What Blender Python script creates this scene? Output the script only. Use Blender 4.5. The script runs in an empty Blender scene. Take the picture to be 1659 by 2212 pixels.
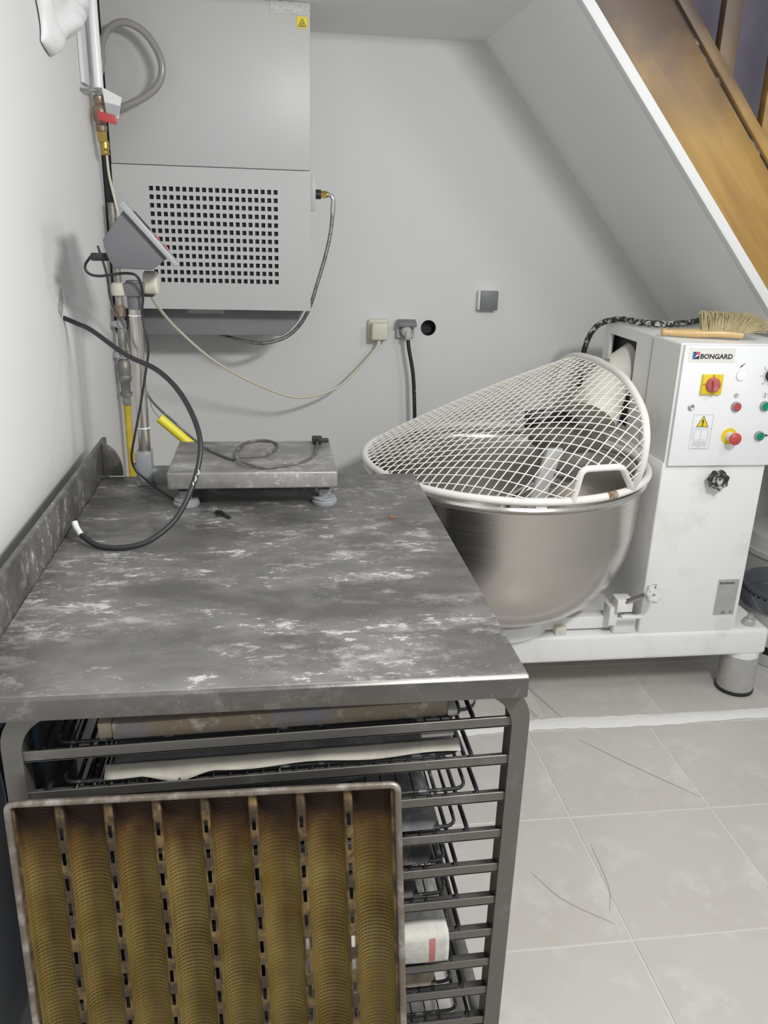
import bpy, bmesh, math, random
from mathutils import Vector, Matrix
random.seed(7)
SC = bpy.context.scene
COL = SC.collection
PI = math.pi

# ------------------------------------------------------------------ camera
def setup_camera():
    yaw, pitch, roll = math.radians(8.12), math.radians(19.44), math.radians(-1.72)
    f = Vector((math.sin(yaw)*math.cos(pitch), math.cos(yaw)*math.cos(pitch), -math.sin(pitch)))
    r = Vector((math.cos(yaw), -math.sin(yaw), 0)); d = f.cross(r)
    r2 = r*math.cos(roll)+d*math.sin(roll); d2 = -r*math.sin(roll)+d*math.cos(roll)
    m = Matrix((r2, -d2, -f)).transposed().to_4x4(); m.translation = (0, 0, 1.58)
    cd = bpy.data.cameras.new('camera'); cd.sensor_fit = 'VERTICAL'; cd.sensor_height = 24.0
    cd.lens = 1762.0*24.0/2212.0; cd.clip_start = 0.05
    c = bpy.data.objects.new('camera', cd); COL.objects.link(c); c.matrix_world = m
    SC.camera = c
setup_camera()
vs = SC.view_settings
vs.view_transform = 'Standard'; vs.look = 'None'; vs.exposure = 0.0; vs.gamma = 1.0; vs.use_curve_mapping = False

# ------------------------------------------------------------------ world + lamps
w = bpy.data.worlds.new('room_ambient'); SC.world = w; w.use_nodes = True
w.node_tree.nodes['Background'].inputs[0].default_value = (0.93, 0.97, 1.0, 1)
w.node_tree.nodes['Background'].inputs[1].default_value = 0.50
def area(name, loc, target, sx, sy, power, color=(1, .985, .965)):
    l = bpy.data.lights.new(name, 'AREA'); l.shape = 'RECTANGLE'; l.size = sx; l.size_y = sy
    l.energy = power; l.color = color
    o = bpy.data.objects.new(name, l); COL.objects.link(o); o.location = loc
    o.rotation_euler = (Vector(target)-Vector(loc)).to_track_quat('-Z', 'Y').to_euler()
    return o
area('tube_lamp', (1.05, 0.42, 2.24), (-0.54, 1.35, 1.0), 0.5, 0.16, 45)
area('stair_lamp', (1.62, 1.30, 2.15), (0.2, 3.2, 1.0), 0.24, 0.24, 4.5)

# ------------------------------------------------------------------ materials
MATS = {}
def mat(name, color, rough=.5, metal=0., noise=None, bump=None, emit=None, spec=.5, trans=0., coat=0.):
    """noise=(scale, color2, lo, hi, stretch) mixes color2 in by fbm noise; bump=(scale, strength)"""
    m = bpy.data.materials.new(name); m.use_nodes = True
    nt = m.node_tree; b = nt.nodes['Principled BSDF']
    b.inputs['Base Color'].default_value = (*color, 1); b.inputs['Roughness'].default_value = rough
    b.inputs['Metallic'].default_value = metal; b.inputs['Specular IOR Level'].default_value = spec
    if trans: b.inputs['Transmission Weight'].default_value = trans
    if coat: b.inputs['Coat Weight'].default_value = coat; b.inputs['Coat Roughness'].default_value = .15
    if noise or bump:
        tc = nt.nodes.new('ShaderNodeTexCoord')
    last = None
    if noise:
        ns = noise if isinstance(noise, list) else [noise]
        for (sc, c2, lo, hi, st) in ns:
            mp = nt.nodes.new('ShaderNodeMapping'); mp.inputs['Scale'].default_value = st
            nt.links.new(tc.outputs['Object'], mp.inputs[0])
            n = nt.nodes.new('ShaderNodeTexNoise'); n.inputs['Scale'].default_value = sc
            n.inputs['Detail'].default_value = 8; n.inputs['Roughness'].default_value = .65
            nt.links.new(mp.outputs[0], n.inputs['Vector'])
            rp = nt.nodes.new('ShaderNodeMapRange'); rp.inputs['From Min'].default_value = lo; rp.inputs['From Max'].default_value = hi
            nt.links.new(n.outputs['Fac'], rp.inputs['Value'])
            mx = nt.nodes.new('ShaderNodeMix'); mx.data_type = 'RGBA'
            nt.links.new(rp.outputs[0], mx.inputs[0])
            if last is None: mx.inputs[6].default_value = (*color, 1)
            else: nt.links.new(last, mx.inputs[6])
            mx.inputs[7].default_value = (*c2, 1); last = mx.outputs[2]
        nt.links.new(last, b.inputs['Base Color'])
    if bump:
        n = nt.nodes.new('ShaderNodeTexNoise'); n.inputs['Scale'].default_value = bump[0]; n.inputs['Detail'].default_value = 6
        nt.links.new(tc.outputs['Object'], n.inputs['Vector'])
        bp = nt.nodes.new('ShaderNodeBump'); bp.inputs['Strength'].default_value = bump[1]; bp.inputs['Distance'].default_value = .002
        nt.links.new(n.outputs['Fac'], bp.inputs['Height']); nt.links.new(bp.outputs[0], b.inputs['Normal'])
    if emit:
        b.inputs['Emission Color'].default_value = (*emit[0], 1); b.inputs['Emission Strength'].default_value = emit[1]
    MATS[name] = m
    return m
def N(nt, t, **kw):
    n = nt.nodes.new(t)
    for k, v in kw.items(): setattr(n, k, v)
    return n
def steel_flour(name, base, amount, rough=.38, stretch=(1, 1.7, 1), flour=(.60, .585, .56), scale=5.0, met=.92):
    """stainless sheet with streaks, patches and specks of flour"""
    m = bpy.data.materials.new(name); m.use_nodes = True; nt = m.node_tree; b = nt.nodes['Principled BSDF']; L = nt.links.new
    tc = N(nt, 'ShaderNodeTexCoord'); mp = N(nt, 'ShaderNodeMapping'); mp.inputs['Scale'].default_value = stretch
    L(tc.outputs['Object'], mp.inputs[0])
    def noise(sc, det=8, ro=.65, src=None, dist=0.):
        n = N(nt, 'ShaderNodeTexNoise'); n.inputs['Scale'].default_value = sc; n.inputs['Detail'].default_value = det
        n.inputs['Roughness'].default_value = ro; n.inputs['Distortion'].default_value = dist; L((src or mp).outputs[0], n.inputs['Vector']); return n.outputs['Fac']
    def rng(s, lo, hi, a=0., c=1.):
        r = N(nt, 'ShaderNodeMapRange'); r.inputs['From Min'].default_value = lo; r.inputs['From Max'].default_value = hi
        r.inputs['To Min'].default_value = a; r.inputs['To Max'].default_value = c; L(s, r.inputs['Value']); return r.outputs[0]
    def op(k, a, c):
        q = N(nt, 'ShaderNodeMath', operation=k); 
        for i, s in enumerate((a, c)):
            if isinstance(s, (int, float)): q.inputs[i].default_value = s
            else: L(s, q.inputs[i])
        return q.outputs[0]
    patches = rng(noise(scale*.62, 3, .5, None, .2), .40, .58)
    streak = rng(noise(scale*2.2, 12, .78, None, .15), .50, .62)
    cover = op('MULTIPLY', patches, streak)
    mp2 = N(nt, 'ShaderNodeMapping'); mp2.inputs['Scale'].default_value = (1, 2.2, 1); L(tc.outputs['Object'], mp2.inputs[0])
    chunk = op('MULTIPLY', rng(noise(scale*3.0, 14, .80, mp2, .2), .555, .59), rng(noise(scale*.8, 3, .5, None, .2), .47, .56))
    speck = rng(noise(scale*26, 2, .5), .70, .74)
    haze = rng(noise(scale*.8, 5, .6, None, .3), .40, .72, 0., .30)
    tot = op('MINIMUM', op('ADD', op('ADD', op('MULTIPLY', cover, .48), op('MULTIPLY', chunk, .70)), op('ADD', op('MULTIPLY', speck, .55), haze)), 1.0)
    tot = op('MULTIPLY', tot, amount)
    mx = N(nt, 'ShaderNodeMix', data_type='RGBA'); L(tot, mx.inputs[0]); mx.inputs[6].default_value = (*base, 1); mx.inputs[7].default_value = (*flour, 1)
    L(mx.outputs[2], b.inputs['Base Color'])
    L(op('SUBTRACT', met, op('MULTIPLY', tot, met)), b.inputs['Metallic'])
    L(op('ADD', rng(noise(scale*1.4, 4), .35, .65, rough, rough+.14), op('MULTIPLY', tot, .45)), b.inputs['Roughness'])
    bp = N(nt, 'ShaderNodeBump'); bp.inputs['Strength'].default_value = .25; bp.inputs['Distance'].default_value = .001
    L(tot, bp.inputs['Height']); L(bp.outputs[0], b.inputs['Normal'])
    MATS[name] = m; return m
U = (1, 1, 1)
mat('wall_white', (.74, .74, .73), .85, noise=(1.3, (.72, .725, .715), .35, .7, U), bump=(60, .12), spec=.2)
mat('plaster_chip', (.36, .33, .29), .95, noise=(60, (.55, .53, .5), .4, .6, U), bump=(90, .8))
mat('soffit_paint', (.86, .87, .86), .85, noise=(1.0, (.84, .845, .84), .35, .7, U), bump=(60, .1), spec=.2)
mat('trim_white', (.72, .73, .73), .6)
mat('violet_wall', (.205, .185, .235), .8, noise=(9, (.24, .22, .27), .4, .7, U), bump=(40, .4))
mat('tile', (.60, .575, .54), .38, noise=[(2.6, (.58, .535, .48), .46, .74, U), (7, (.71, .70, .68), .52, .75, U), (70, (.78, .77, .74), .69, .72, U)], bump=(40, .08))
mat('grout', (.68, .665, .63), .9, noise=(16, (.50, .47, .43), .55, .72, U))
mat('plaster_strip', (.88, .87, .84), .9, noise=(28, (.60, .56, .50), .62, .72, (1, 3, 1)), bump=(50, .9))
mat('grime_line', (.47, .42, .36), .8)
mat('enamel', (.87, .87, .85), .34, noise=[(5, (.72, .69, .62), .55, .78, U), (34, (.55, .51, .43), .69, .74, U)])
mat('enamel_clean', (.90, .91, .92), .3)
mat('guard_white', (.83, .81, .77), .35, noise=(20, (.76, .72, .64), .55, .75, U))
mat('wire_cream', (.83, .80, .73), .45)
mat('chip_rust', (.22, .13, .07), .8, noise=(60, (.45, .40, .34), .45, .6, U))
mat('cream_head', (.74, .71, .64), .45, noise=(9, (.60, .56, .48), .5, .72, U))
mat('head_steel', (.20, .195, .18), .5, .5, noise=(14, (.34, .33, .30), .5, .7, U))
mat('bar_alloy', (.62, .62, .61), .4, .3, noise=(8, (.45, .45, .45), .5, .7, (1, 1, .3)))
mat('stainless', (.62, .60, .575), .22, 1.0)
mat('chrome', (.72, .72, .72), .12, 1.0)
mat('brushed', (.46, .45, .425), .36, .95, noise=(18, (.56, .55, .53), .5, .75, (1, 8, 8)))
mat('tube_steel', (.18, .172, .157), .45, .7, noise=[(11, (.27, .262, .25), .56, .75, U), (60, (.70, .69, .67), .68, .73, U)])
mat('dark_metal', (.035, .035, .038), .5, .3, noise=(25, (.42, .42, .43), .55, .70, U))
mat('post_steel', (.58, .55, .50), .28, .95, noise=(14, (.40, .38, .34), .5, .72, (6, 6, 1)))
mat('brass', (.56, .41, .12), .34, .9)
mat('bronze', (.33, .25, .18), .45, .8, noise=(40, (.44, .38, .30), .45, .65, U))
mat('zinc', (.55, .56, .58), .3, .95)
mat('old_metal', (.27, .26, .23), .5, .6, noise=(30, (.48, .46, .42), .48, .7, U))
mat('black', (.012, .012, .014), .6)
mat('black_rubber', (.02, .02, .022), .5, noise=(50, (.40, .40, .39), .62, .74, U))
mat('black_floury', (.02, .02, .022), .7, noise=(55, (.60, .59, .57), .50, .62, U), bump=(70, 1.0))
mat('knob_flour', (.70, .70, .70), .85, noise=(45, (.05, .05, .055), .58, .66, U), bump=(70, 1.0))
mat('cable_black', (.022, .022, .026), .42)
mat('cable_dark', (.10, .095, .09), .55, noise=(35, (.26, .25, .24), .5, .7, U))
mat('cable_grey', (.24, .235, .22), .55)
mat('cable_cream', (.66, .62, .50), .5)
mat('white_spiral', (.75, .75, .74), .6)
mat('cream_plastic', (.70, .67, .56), .42)
mat('grey_plastic', (.135, .138, .146), .45)
mat('grey_light', (.33, .334, .345), .42)
mat('grey_bracket', (.27, .285, .295), .5, noise=(22, (.42, .43, .43), .5, .7, U))
mat('socket_grey', (.19, .197, .208), .45)
mat('socket_pale', (.52, .52, .52), .4)
mat('cab_white', (.50, .505, .50), .42, noise=(2.0, (.485, .485, .475), .4, .7, U))
mat('cab_grey', (.225, .23, .235), .5, noise=(3, (.26, .265, .27), .4, .7, U))
mat('yellow', (.80, .62, .02), .45)
mat('yellow_pipe', (.60, .42, .03), .5, noise=(18, (.72, .55, .10), .45, .7, U))
mat('yellow_sleeve', (.78, .70, .04), .45)
mat('red', (.55, .075, .075), .4)
mat('red_dusty', (.52, .12, .12), .5, noise=(40, (.60, .24, .23), .5, .7, U))
mat('green', (.0, .26, .15), .4, noise=(60, (.25, .48, .40), .60, .66, U))
mat('lamp_glow', (1, .97, .92), .4, emit=((1, .93, .82), 2.2))
mat('ink', (.035, .035, .04), .6)
mat('ink_grey', (.42, .43, .45), .6)
mat('logo_red', (.62, .08, .09), .5)
mat('logo_blue', (.03, .16, .52), .5)
mat('label_cream', (.80, .79, .73), .5)
mat('label_white', (.80, .80, .79), .5)
mat('label_silver', (.47, .46, .44), .4, .3, noise=(30, (.55, .54, .51), .45, .7, U))
mat('label_mottled', (.56, .55, .54), .6, noise=(55, (.40, .39, .39), .45, .65, (1, 1, 3)))
mat('beech', (.62, .40, .17), .38, noise=(9, (.70, .48, .22), .4, .7, (1, 8, 8)), coat=.3)
mat('bristle', (.50, .43, .25), .8, noise=(30, (.36, .29, .15), .45, .7, U))
mat('hose_clear', (.27, .255, .24), .25, spec=.6)
mat('hose_braid', (.36, .35, .33), .35, .8, noise=(120, (.20, .195, .18), .45, .6, U))
mat('plastic_sheet', (.82, .825, .82), .55, noise=(9, (.76, .76, .74), .5, .7, U), bump=(14, .6))
mat('linen_white', (.68, .66, .61), .95, noise=(20, (.52, .50, .46), .5, .72, U), bump=(120, .5))
mat('linen_hem', (.50, .47, .41), .95, noise=(14, (.38, .35, .30), .45, .7, U), bump=(90, .5))
mat('linen_beige', (.40, .34, .25), .95, noise=(16, (.56, .52, .44), .5, .72, U), bump=(90, .5))
mat('linen_grey', (.16, .16, .165), .95, noise=(9, (.50, .50, .51), .50, .78, U), bump=(90, .5))
mat('linen_dark', (.055, .053, .05), .95, noise=(15, (.34, .34, .35), .52, .75, U), bump=(80, .6))
mat('linen_brown', (.27, .215, .155), .9, noise=[(5, (.24, .235, .27), .45, .62, U), (24, (.55, .52, .48), .56, .70, U)], bump=(70, .5))
mat('linen_stripe', (.55, .22, .20), .95)
mat('blue_film', (.02, .035, .07), .3, noise=(9, (.09, .36, .85), .54, .64, (1, 1, .45)))
mat('bucket_grey', (.105, .115, .13), .4, noise=(12, (.30, .32, .36), .55, .75, U))
mat('bucket_white', (.60, .61, .61), .45)
mat('drum_white', (.66, .66, .63), .5, noise=(5, (.58, .56, .49), .5, .7, U))
mat('crumb', (.30, .13, .04), .8)
steel_flour('table_steel', (.17, .165, .157), .95, .38, met=.6)
steel_flour('fold_steel', (.17, .163, .152), .40, .34, (1, 1, 1.2), scale=7)
steel_flour('scale_steel', (.33, .32, .305), .8, .40, scale=11, met=.75)
steel_flour('splash_steel', (.17, .163, .153), .8, .40, (1, 1, 1), scale=9, met=.75)

def wood_mat():
    m = bpy.data.materials.new('stair_wood'); m.use_nodes = True; nt = m.node_tree; b = nt.nodes['Principled BSDF']; L = nt.links.new
    tc = N(nt, 'ShaderNodeTexCoord'); mp = N(nt, 'ShaderNodeMapping'); mp.inputs['Rotation'].default_value = (0, math.radians(-48.9), 0)
    mp.vector_type = 'POINT'; L(tc.outputs['Object'], mp.inputs[0])
    mp2 = N(nt, 'ShaderNodeMapping'); mp2.inputs['Scale'].default_value = (1.2, 6, 16); L(mp.outputs[0], mp2.inputs[0])
    n = N(nt, 'ShaderNodeTexNoise'); n.inputs['Scale'].default_value = 2.0; n.inputs['Detail'].default_value = 6; n.inputs['Distortion'].default_value = .5; L(mp2.outputs[0], n.inputs['Vector'])
    r = N(nt, 'ShaderNodeValToRGB'); L(n.outputs['Fac'], r.inputs[0])
    r.color_ramp.elements[0].position = .3; r.color_ramp.elements[0].color = (.33, .185, .045, 1)
    r.color_ramp.elements[1].position = .72; r.color_ramp.elements[1].color = (.45, .275, .072, 1)
    # wood turns dark brown towards the upper end, edge broken up by noise
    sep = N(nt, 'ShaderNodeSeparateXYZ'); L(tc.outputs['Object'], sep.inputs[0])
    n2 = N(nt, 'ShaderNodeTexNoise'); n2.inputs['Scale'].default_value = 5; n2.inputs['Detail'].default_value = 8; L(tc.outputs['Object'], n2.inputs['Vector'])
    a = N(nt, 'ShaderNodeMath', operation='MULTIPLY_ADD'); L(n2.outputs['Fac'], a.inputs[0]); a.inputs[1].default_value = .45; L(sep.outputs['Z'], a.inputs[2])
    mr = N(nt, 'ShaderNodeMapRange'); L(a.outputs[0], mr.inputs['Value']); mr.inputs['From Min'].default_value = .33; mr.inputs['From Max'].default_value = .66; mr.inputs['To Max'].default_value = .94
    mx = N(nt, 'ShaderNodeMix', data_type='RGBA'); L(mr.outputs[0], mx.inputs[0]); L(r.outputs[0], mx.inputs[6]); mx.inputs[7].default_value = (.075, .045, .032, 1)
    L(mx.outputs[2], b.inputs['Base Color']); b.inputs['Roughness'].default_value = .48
    MATS['stair_wood'] = m
wood_mat()

def tray_mat():
    """golden burnt bake-on coating with fine perforation rows; uses local v (length) and u"""
    m = bpy.data.materials.new('tray_gold'); m.use_nodes = True; nt = m.node_tree; b = nt.nodes['Principled BSDF']; L = nt.links.new
    tc = N(nt, 'ShaderNodeTexCoord'); sep = N(nt, 'ShaderNodeSeparateXYZ'); L(tc.outputs['Object'], sep.inputs[0])
    def M2(op, a, c=None, d=None):
        q = N(nt, 'ShaderNodeMath', operation=op)
        for i, s in enumerate((a, c, d)):
            if s is None: continue
            if isinstance(s, (int, float)): q.inputs[i].default_value = s
            else: L(s, q.inputs[i])
        return q.outputs[0]
    def R2(s, lo, hi, a=0., c=1.):
        r = N(nt, 'ShaderNodeMapRange'); r.inputs['From Min'].default_value = lo; r.inputs['From Max'].default_value = hi
        r.inputs['To Min'].default_value = a; r.inputs['To Max'].default_value = c; L(s, r.inputs['Value']); return r.outputs[0]
    z = sep.outputs['Z']; x = sep.outputs['X']
    n = N(nt, 'ShaderNodeTexNoise'); n.inputs['Scale'].default_value = 14; n.inputs['Detail'].default_value = 6; L(tc.outputs['Object'], n.inputs['Vector'])
    r = N(nt, 'ShaderNodeValToRGB'); L(n.outputs['Fac'], r.inputs[0])
    r.color_ramp.elements[0].position = .3; r.color_ramp.elements[0].color = (.140, .090, .016, 1)
    r.color_ramp.elements[1].position = .72; r.color_ramp.elements[1].color = (.235, .178, .056, 1)
    # burnt crust near the top end (v small): local z is minus v
    n2 = N(nt, 'ShaderNodeTexNoise'); n2.inputs['Scale'].default_value = 26; n2.inputs['Detail'].default_value = 6; L(tc.outputs['Object'], n2.inputs['Vector'])
    burn = R2(M2('MULTIPLY_ADD', n2.outputs['Fac'], .075, z), -.045, -.004)
    mx = N(nt, 'ShaderNodeMix', data_type='RGBA'); L(burn, mx.inputs[0]); L(r.outputs[0], mx.inputs[6]); mx.inputs[7].default_value = (.022, .010, .007, 1)
    amb = R2(M2('MULTIPLY_ADD', n2.outputs['Fac'], .10, z), -.100, -.015, 0., .9)
    mx0 = N(nt, 'ShaderNodeMix', data_type='RGBA'); L(amb, mx0.inputs[0]); L(r.outputs[0], mx0.inputs[6]); mx0.inputs[7].default_value = (.088, .040, .012, 1)
    L(mx0.outputs[2], mx.inputs[6])
    # perforation: rows across (z) and columns (x)
    sz = M2('SINE', M2('MULTIPLY', z, 2*PI/.0068)); sx = M2('SINE', M2('MULTIPLY', x, 2*PI/.0052))
    dots = R2(M2('MULTIPLY_ADD', sx, .30, sz), .05, .85)
    n3 = N(nt, 'ShaderNodeTexNoise'); n3.inputs['Scale'].default_value = 9; L(tc.outputs['Object'], n3.inputs['Vector'])
    dots = M2('MULTIPLY', dots, R2(n3.outputs['Fac'], .30, .62, .88, .40))
    mx2 = N(nt, 'ShaderNodeMix', data_type='RGBA'); L(dots, mx2.inputs[0]); L(mx.outputs[2], mx2.inputs[6]); mx2.inputs[7].default_value = (.045, .025, .008, 1)
    L(mx2.outputs[2], b.inputs['Base Color']); b.inputs['Roughness'].default_value = .6; b.inputs['Metallic'].default_value = .1; b.inputs['Specular IOR Level'].default_value = .25
    bp = N(nt, 'ShaderNodeBump'); bp.inputs['Strength'].default_value = .5; bp.inputs['Distance'].default_value = .0012; bp.invert = True
    L(dots, bp.inputs['Height']); L(bp.outputs[0], b.inputs['Normal'])
    MATS['tray_gold'] = m
tray_mat()
mat('tray_ridge', (.055, .036, .020), .6, .2, noise=[(30, (.19, .125, .045), .45, .62, U), (70, (.42, .39, .38), .70, .75, U)])
mat('tray_frame', (.20, .165, .135), .45, .6, noise=[(22, (.43, .40, .37), .48, .66, U)])

# brushed bowl with fine hoop lines
def bowl_mat():
    m = mat('bowl_steel', (.60, .575, .545), .25, 1.0); nt = m.node_tree; b = nt.nodes['Principled BSDF']; L = nt.links.new
    tc = N(nt, 'ShaderNodeTexCoord'); mp = N(nt, 'ShaderNodeMapping'); mp.inputs['Scale'].default_value = (1, 1, 60); L(tc.outputs['Object'], mp.inputs[0])
    n = N(nt, 'ShaderNodeTexNoise'); n.inputs['Scale'].default_value = 3; n.inputs['Detail'].default_value = 5; L(mp.outputs[0], n.inputs['Vector'])
    r = N(nt, 'ShaderNodeMapRange'); r.inputs['To Min'].default_value = .16; r.inputs['To Max'].default_value = .34; L(n.outputs['Fac'], r.inputs['Value']); L(r.outputs[0], b.inputs['Roughness'])
    bp = N(nt, 'ShaderNodeBump'); bp.inputs['Strength'].default_value = .01; bp.inputs['Distance'].default_value = .0004; L(n.outputs['Fac'], bp.inputs['Height'])
bowl_mat()

# ------------------------------------------------------------------ geometry helpers
def wloc(o):
    v = Vector((0, 0, 0))
    while o is not None: v += o.location; o = o.parent
    return v
class G:
    def __init__(s): s.bm = bmesh.new()
    def _tag(s, geom_fn, bevel=0, seg=2):
        return geom_fn
    def box(s, a, b, bevel=0., seg=2):
        x0, x1 = sorted((a[0], b[0])); y0, y1 = sorted((a[1], b[1])); z0, z1 = sorted((a[2], b[2]))
        t = bmesh.new()
        bmesh.ops.create_cube(t, size=1)
        for v in t.verts: v.co = Vector((x0+(v.co.x+.5)*(x1-x0), y0+(v.co.y+.5)*(y1-y0), z0+(v.co.z+.5)*(z1-z0)))
        if bevel: bmesh.ops.bevel(t, geom=t.edges[:], offset=bevel, segments=seg, profile=.5, affect='EDGES')
        s._merge(t); return s
    def _merge(s, t):
        me = bpy.data.meshes.new('tmp'); t.to_mesh(me); t.free(); s.bm.from_mesh(me); bpy.data.meshes.remove(me)
    def prism(s, pts, axis, a, b, bevel=0., seg=2):
        """pts in the two other axes (order x,y,z without axis)"""
        t = bmesh.new()
        def P(p, k):
            l = list(p); l.insert(axis, k); return t.verts.new(l)
        A = [P(p, a) for p in pts]; B = [P(p, b) for p in pts]
        t.faces.new(A); t.faces.new(B[::-1]); n = len(pts)
        for i in range(n): t.faces.new((A[(i+1) % n], A[i], B[i], B[(i+1) % n]))
        bmesh.ops.recalc_face_normals(t, faces=t.faces[:])
        if bevel: bmesh.ops.bevel(t, geom=t.edges[:], offset=bevel, segments=seg, profile=.5, affect='EDGES')
        s._merge(t); return s
    def tube(s, path, r, n=10, closed=False, caps=True):
        P = [Vector(p) for p in path]; k = len(P)
        rr = r if isinstance(r, (list, tuple)) else [r]*k
        T = []
        for i in range(k):
            if closed: d = P[(i+1) % k]-P[i-1]
            else: d = P[min(i+1, k-1)]-P[max(i-1, 0)]
            T.append(d.normalized() if d.length > 1e-9 else Vector((0, 0, 1)))
        u = T[0].orthogonal().normalized(); rings = []
        for i in range(k):
            u = (u-T[i]*u.dot(T[i]))
            u = u.normalized() if u.length > 1e-6 else T[i].orthogonal().normalized()
            v = T[i].cross(u)
            rings.append([s.bm.verts.new(P[i]+(u*math.cos(2*PI*j/n)+v*math.sin(2*PI*j/n))*rr[i]) for j in range(n)])
        m = k if closed else k-1
        for i in range(m):
            a, b = rings[i], rings[(i+1) % k]; off = 0
            if closed and i == k-1:
                off = min(range(n), key=lambda o: (a[0].co-b[o].co).length)
            for j in range(n): s.bm.faces.new((a[j], a[(j+1) % n], b[(j+1+off) % n], b[(j+off) % n]))
        if caps and not closed: s.bm.faces.new(rings[0][::-1]); s.bm.faces.new(rings[-1])
        return s
    def cyl(s, p0, p1, r0, r1=None, n=24, bevel=0.):
        r1 = r0 if r1 is None else r1
        if bevel:
            p0, p1 = Vector(p0), Vector(p1); d = (p1-p0); l = d.length; d.normalize()
            s.tube([p0, p0+d*bevel, p1-d*bevel, p1], [r0-bevel, r0, r1, r1-bevel], n)
        else: s.tube([p0, p1], [r0, r1], n)
        return s
    def lathe(s, prof, c, n=48, caps=False, axis='z'):
        rings = []
        for (r, h) in prof:
            ring = []
            for j in range(n):
                a = 2*PI*j/n
                if axis == 'z': p = (c[0]+r*math.cos(a), c[1]+r*math.sin(a), c[2]+h)
                else: p = (c[0]+r*math.cos(a), c[1]+h, c[2]+r*math.sin(a))
                ring.append(s.bm.verts.new(p))
            rings.append(ring)
        for i in range(len(prof)-1):
            a, b = rings[i], rings[i+1]
            for j in range(n): s.bm.faces.new((a[j], a[(j+1) % n], b[(j+1) % n], b[j]))
        if caps: s.bm.faces.new(rings[0][::-1]); s.bm.faces.new(rings[-1])
        return s
    def grid(s, fn, nu, nv):
        V = [[s.bm.verts.new(fn(i/nu, j/nv)) for j in range(nv+1)] for i in range(nu+1)]
        for i in range(nu):
            for j in range(nv): s.bm.faces.new((V[i][j], V[i+1][j], V[i+1][j+1], V[i][j+1]))
        return s
    def poly(s, pts):
        s.bm.faces.new([s.bm.verts.new(p) for p in pts]); return s
    def done(s, name, m, parent=None, smooth=35, M=None, solid=0., recalc=True, **tags):
        if recalc: bmesh.ops.recalc_face_normals(s.bm, faces=s.bm.faces[:])
        me = bpy.data.meshes.new(name)
        off = wloc(parent) if parent is not None else Vector((0, 0, 0))
        for v in s.bm.verts:
            if M is not None: v.co = M @ v.co
            v.co -= off
        s.bm.to_mesh(me); s.bm.free()
        me.materials.append(MATS[m])
        if smooth:
            me.polygons.foreach_set('use_smooth', [True]*len(me.polygons)); me.set_sharp_from_angle(angle=math.radians(smooth))
        o = bpy.data.objects.new(name, me); COL.objects.link(o)
        if parent is not None: o.parent = parent
        if solid:
            md = o.modifiers.new('thickness', 'SOLIDIFY'); md.thickness = solid; md.offset = 0
        tag(o, **tags); return o
def tag(o, label=None, category=None, group=None, kind=None):
    for k, v in (('label', label), ('category', category), ('group', group), ('kind', kind)):
        if v: o[k] = v
    return o
def thing(name, label, cat, loc, group=None):
    o = bpy.data.objects.new(name, None); COL.objects.link(o); o.location = loc; o.empty_display_size = .1
    return tag(o, label, cat, group)
def spline(pts, n=8, closed=False):
    """Catmull-Rom through points"""
    P = [Vector(p) for p in pts]; k = len(P); out = []
    rng = range(k) if closed else range(k-1)
    for i in rng:
        p0 = P[i-1] if (closed or i > 0) else P[0]*2-P[1]
        p1 = P[i]; p2 = P[(i+1) % k]
        p3 = P[(i+2) % k] if (closed or i+2 < k) else P[-1]*2-P[-2]
        for j in range(n):
            t = j/n
            out.append(.5*((2*p1)+(-p0+p2)*t+(2*p0-5*p1+4*p2-p3)*t*t+(-p0+3*p1-3*p2+p3)*t**3))
    if not closed: out.append(P[-1])
    return out
def fillet(pts, r, n=5, closed=False):
    P = [Vector(p) for p in pts]; k = len(P); out = []
    for i in range(k):
        if not closed and i in (0, k-1): out.append(P[i]); continue
        a, b, c = P[i-1], P[i], P[(i+1) % k]
        d1 = (a-b); d2 = (c-b); q = min(r, d1.length*.49, d2.length*.49)
        s0 = b+d1.normalized()*q; s1 = b+d2.normalized()*q
        for j in range(n+1):
            t = j/n; out.append(s0*(1-t)**2+b*2*t*(1-t)+s1*t*t)
    return out
def text(body, size, loc, mname, parent, name='lettering', bold=.0, M=None, sx=1.0, shear=0.):
    """flat lettering on a plane facing -Y, lower-left at loc"""
    cu = bpy.data.curves.new('txt', 'FONT'); cu.body = body; cu.size = size; cu.offset = bold; cu.extrude = .0003; cu.shear = shear; cu.resolution_u = 3
    t = bpy.data.objects.new('txt', cu); COL.objects.link(t)
    dg = bpy.context.evaluated_depsgraph_get(); dg.update()
    me = bpy.data.meshes.new_from_object(t.evaluated_get(dg)); bpy.data.objects.remove(t); bpy.data.curves.remove(cu)
    off = wloc(parent)
    for v in me.vertices:
        p = Vector((loc[0]+v.co.x*sx, loc[1]-v.co.z, loc[2]+v.co.y)); v.co = p-off
    me.materials.clear(); me.materials.append(MATS[mname])
    o = bpy.data.objects.new(name, me); COL.objects.link(o); o.parent = parent; return o
def copy_of(src, parent, loc):
    o = src.copy(); COL.objects.link(o); o.parent = parent; o.location = loc; return o
ST = dict(kind='structure')

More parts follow.
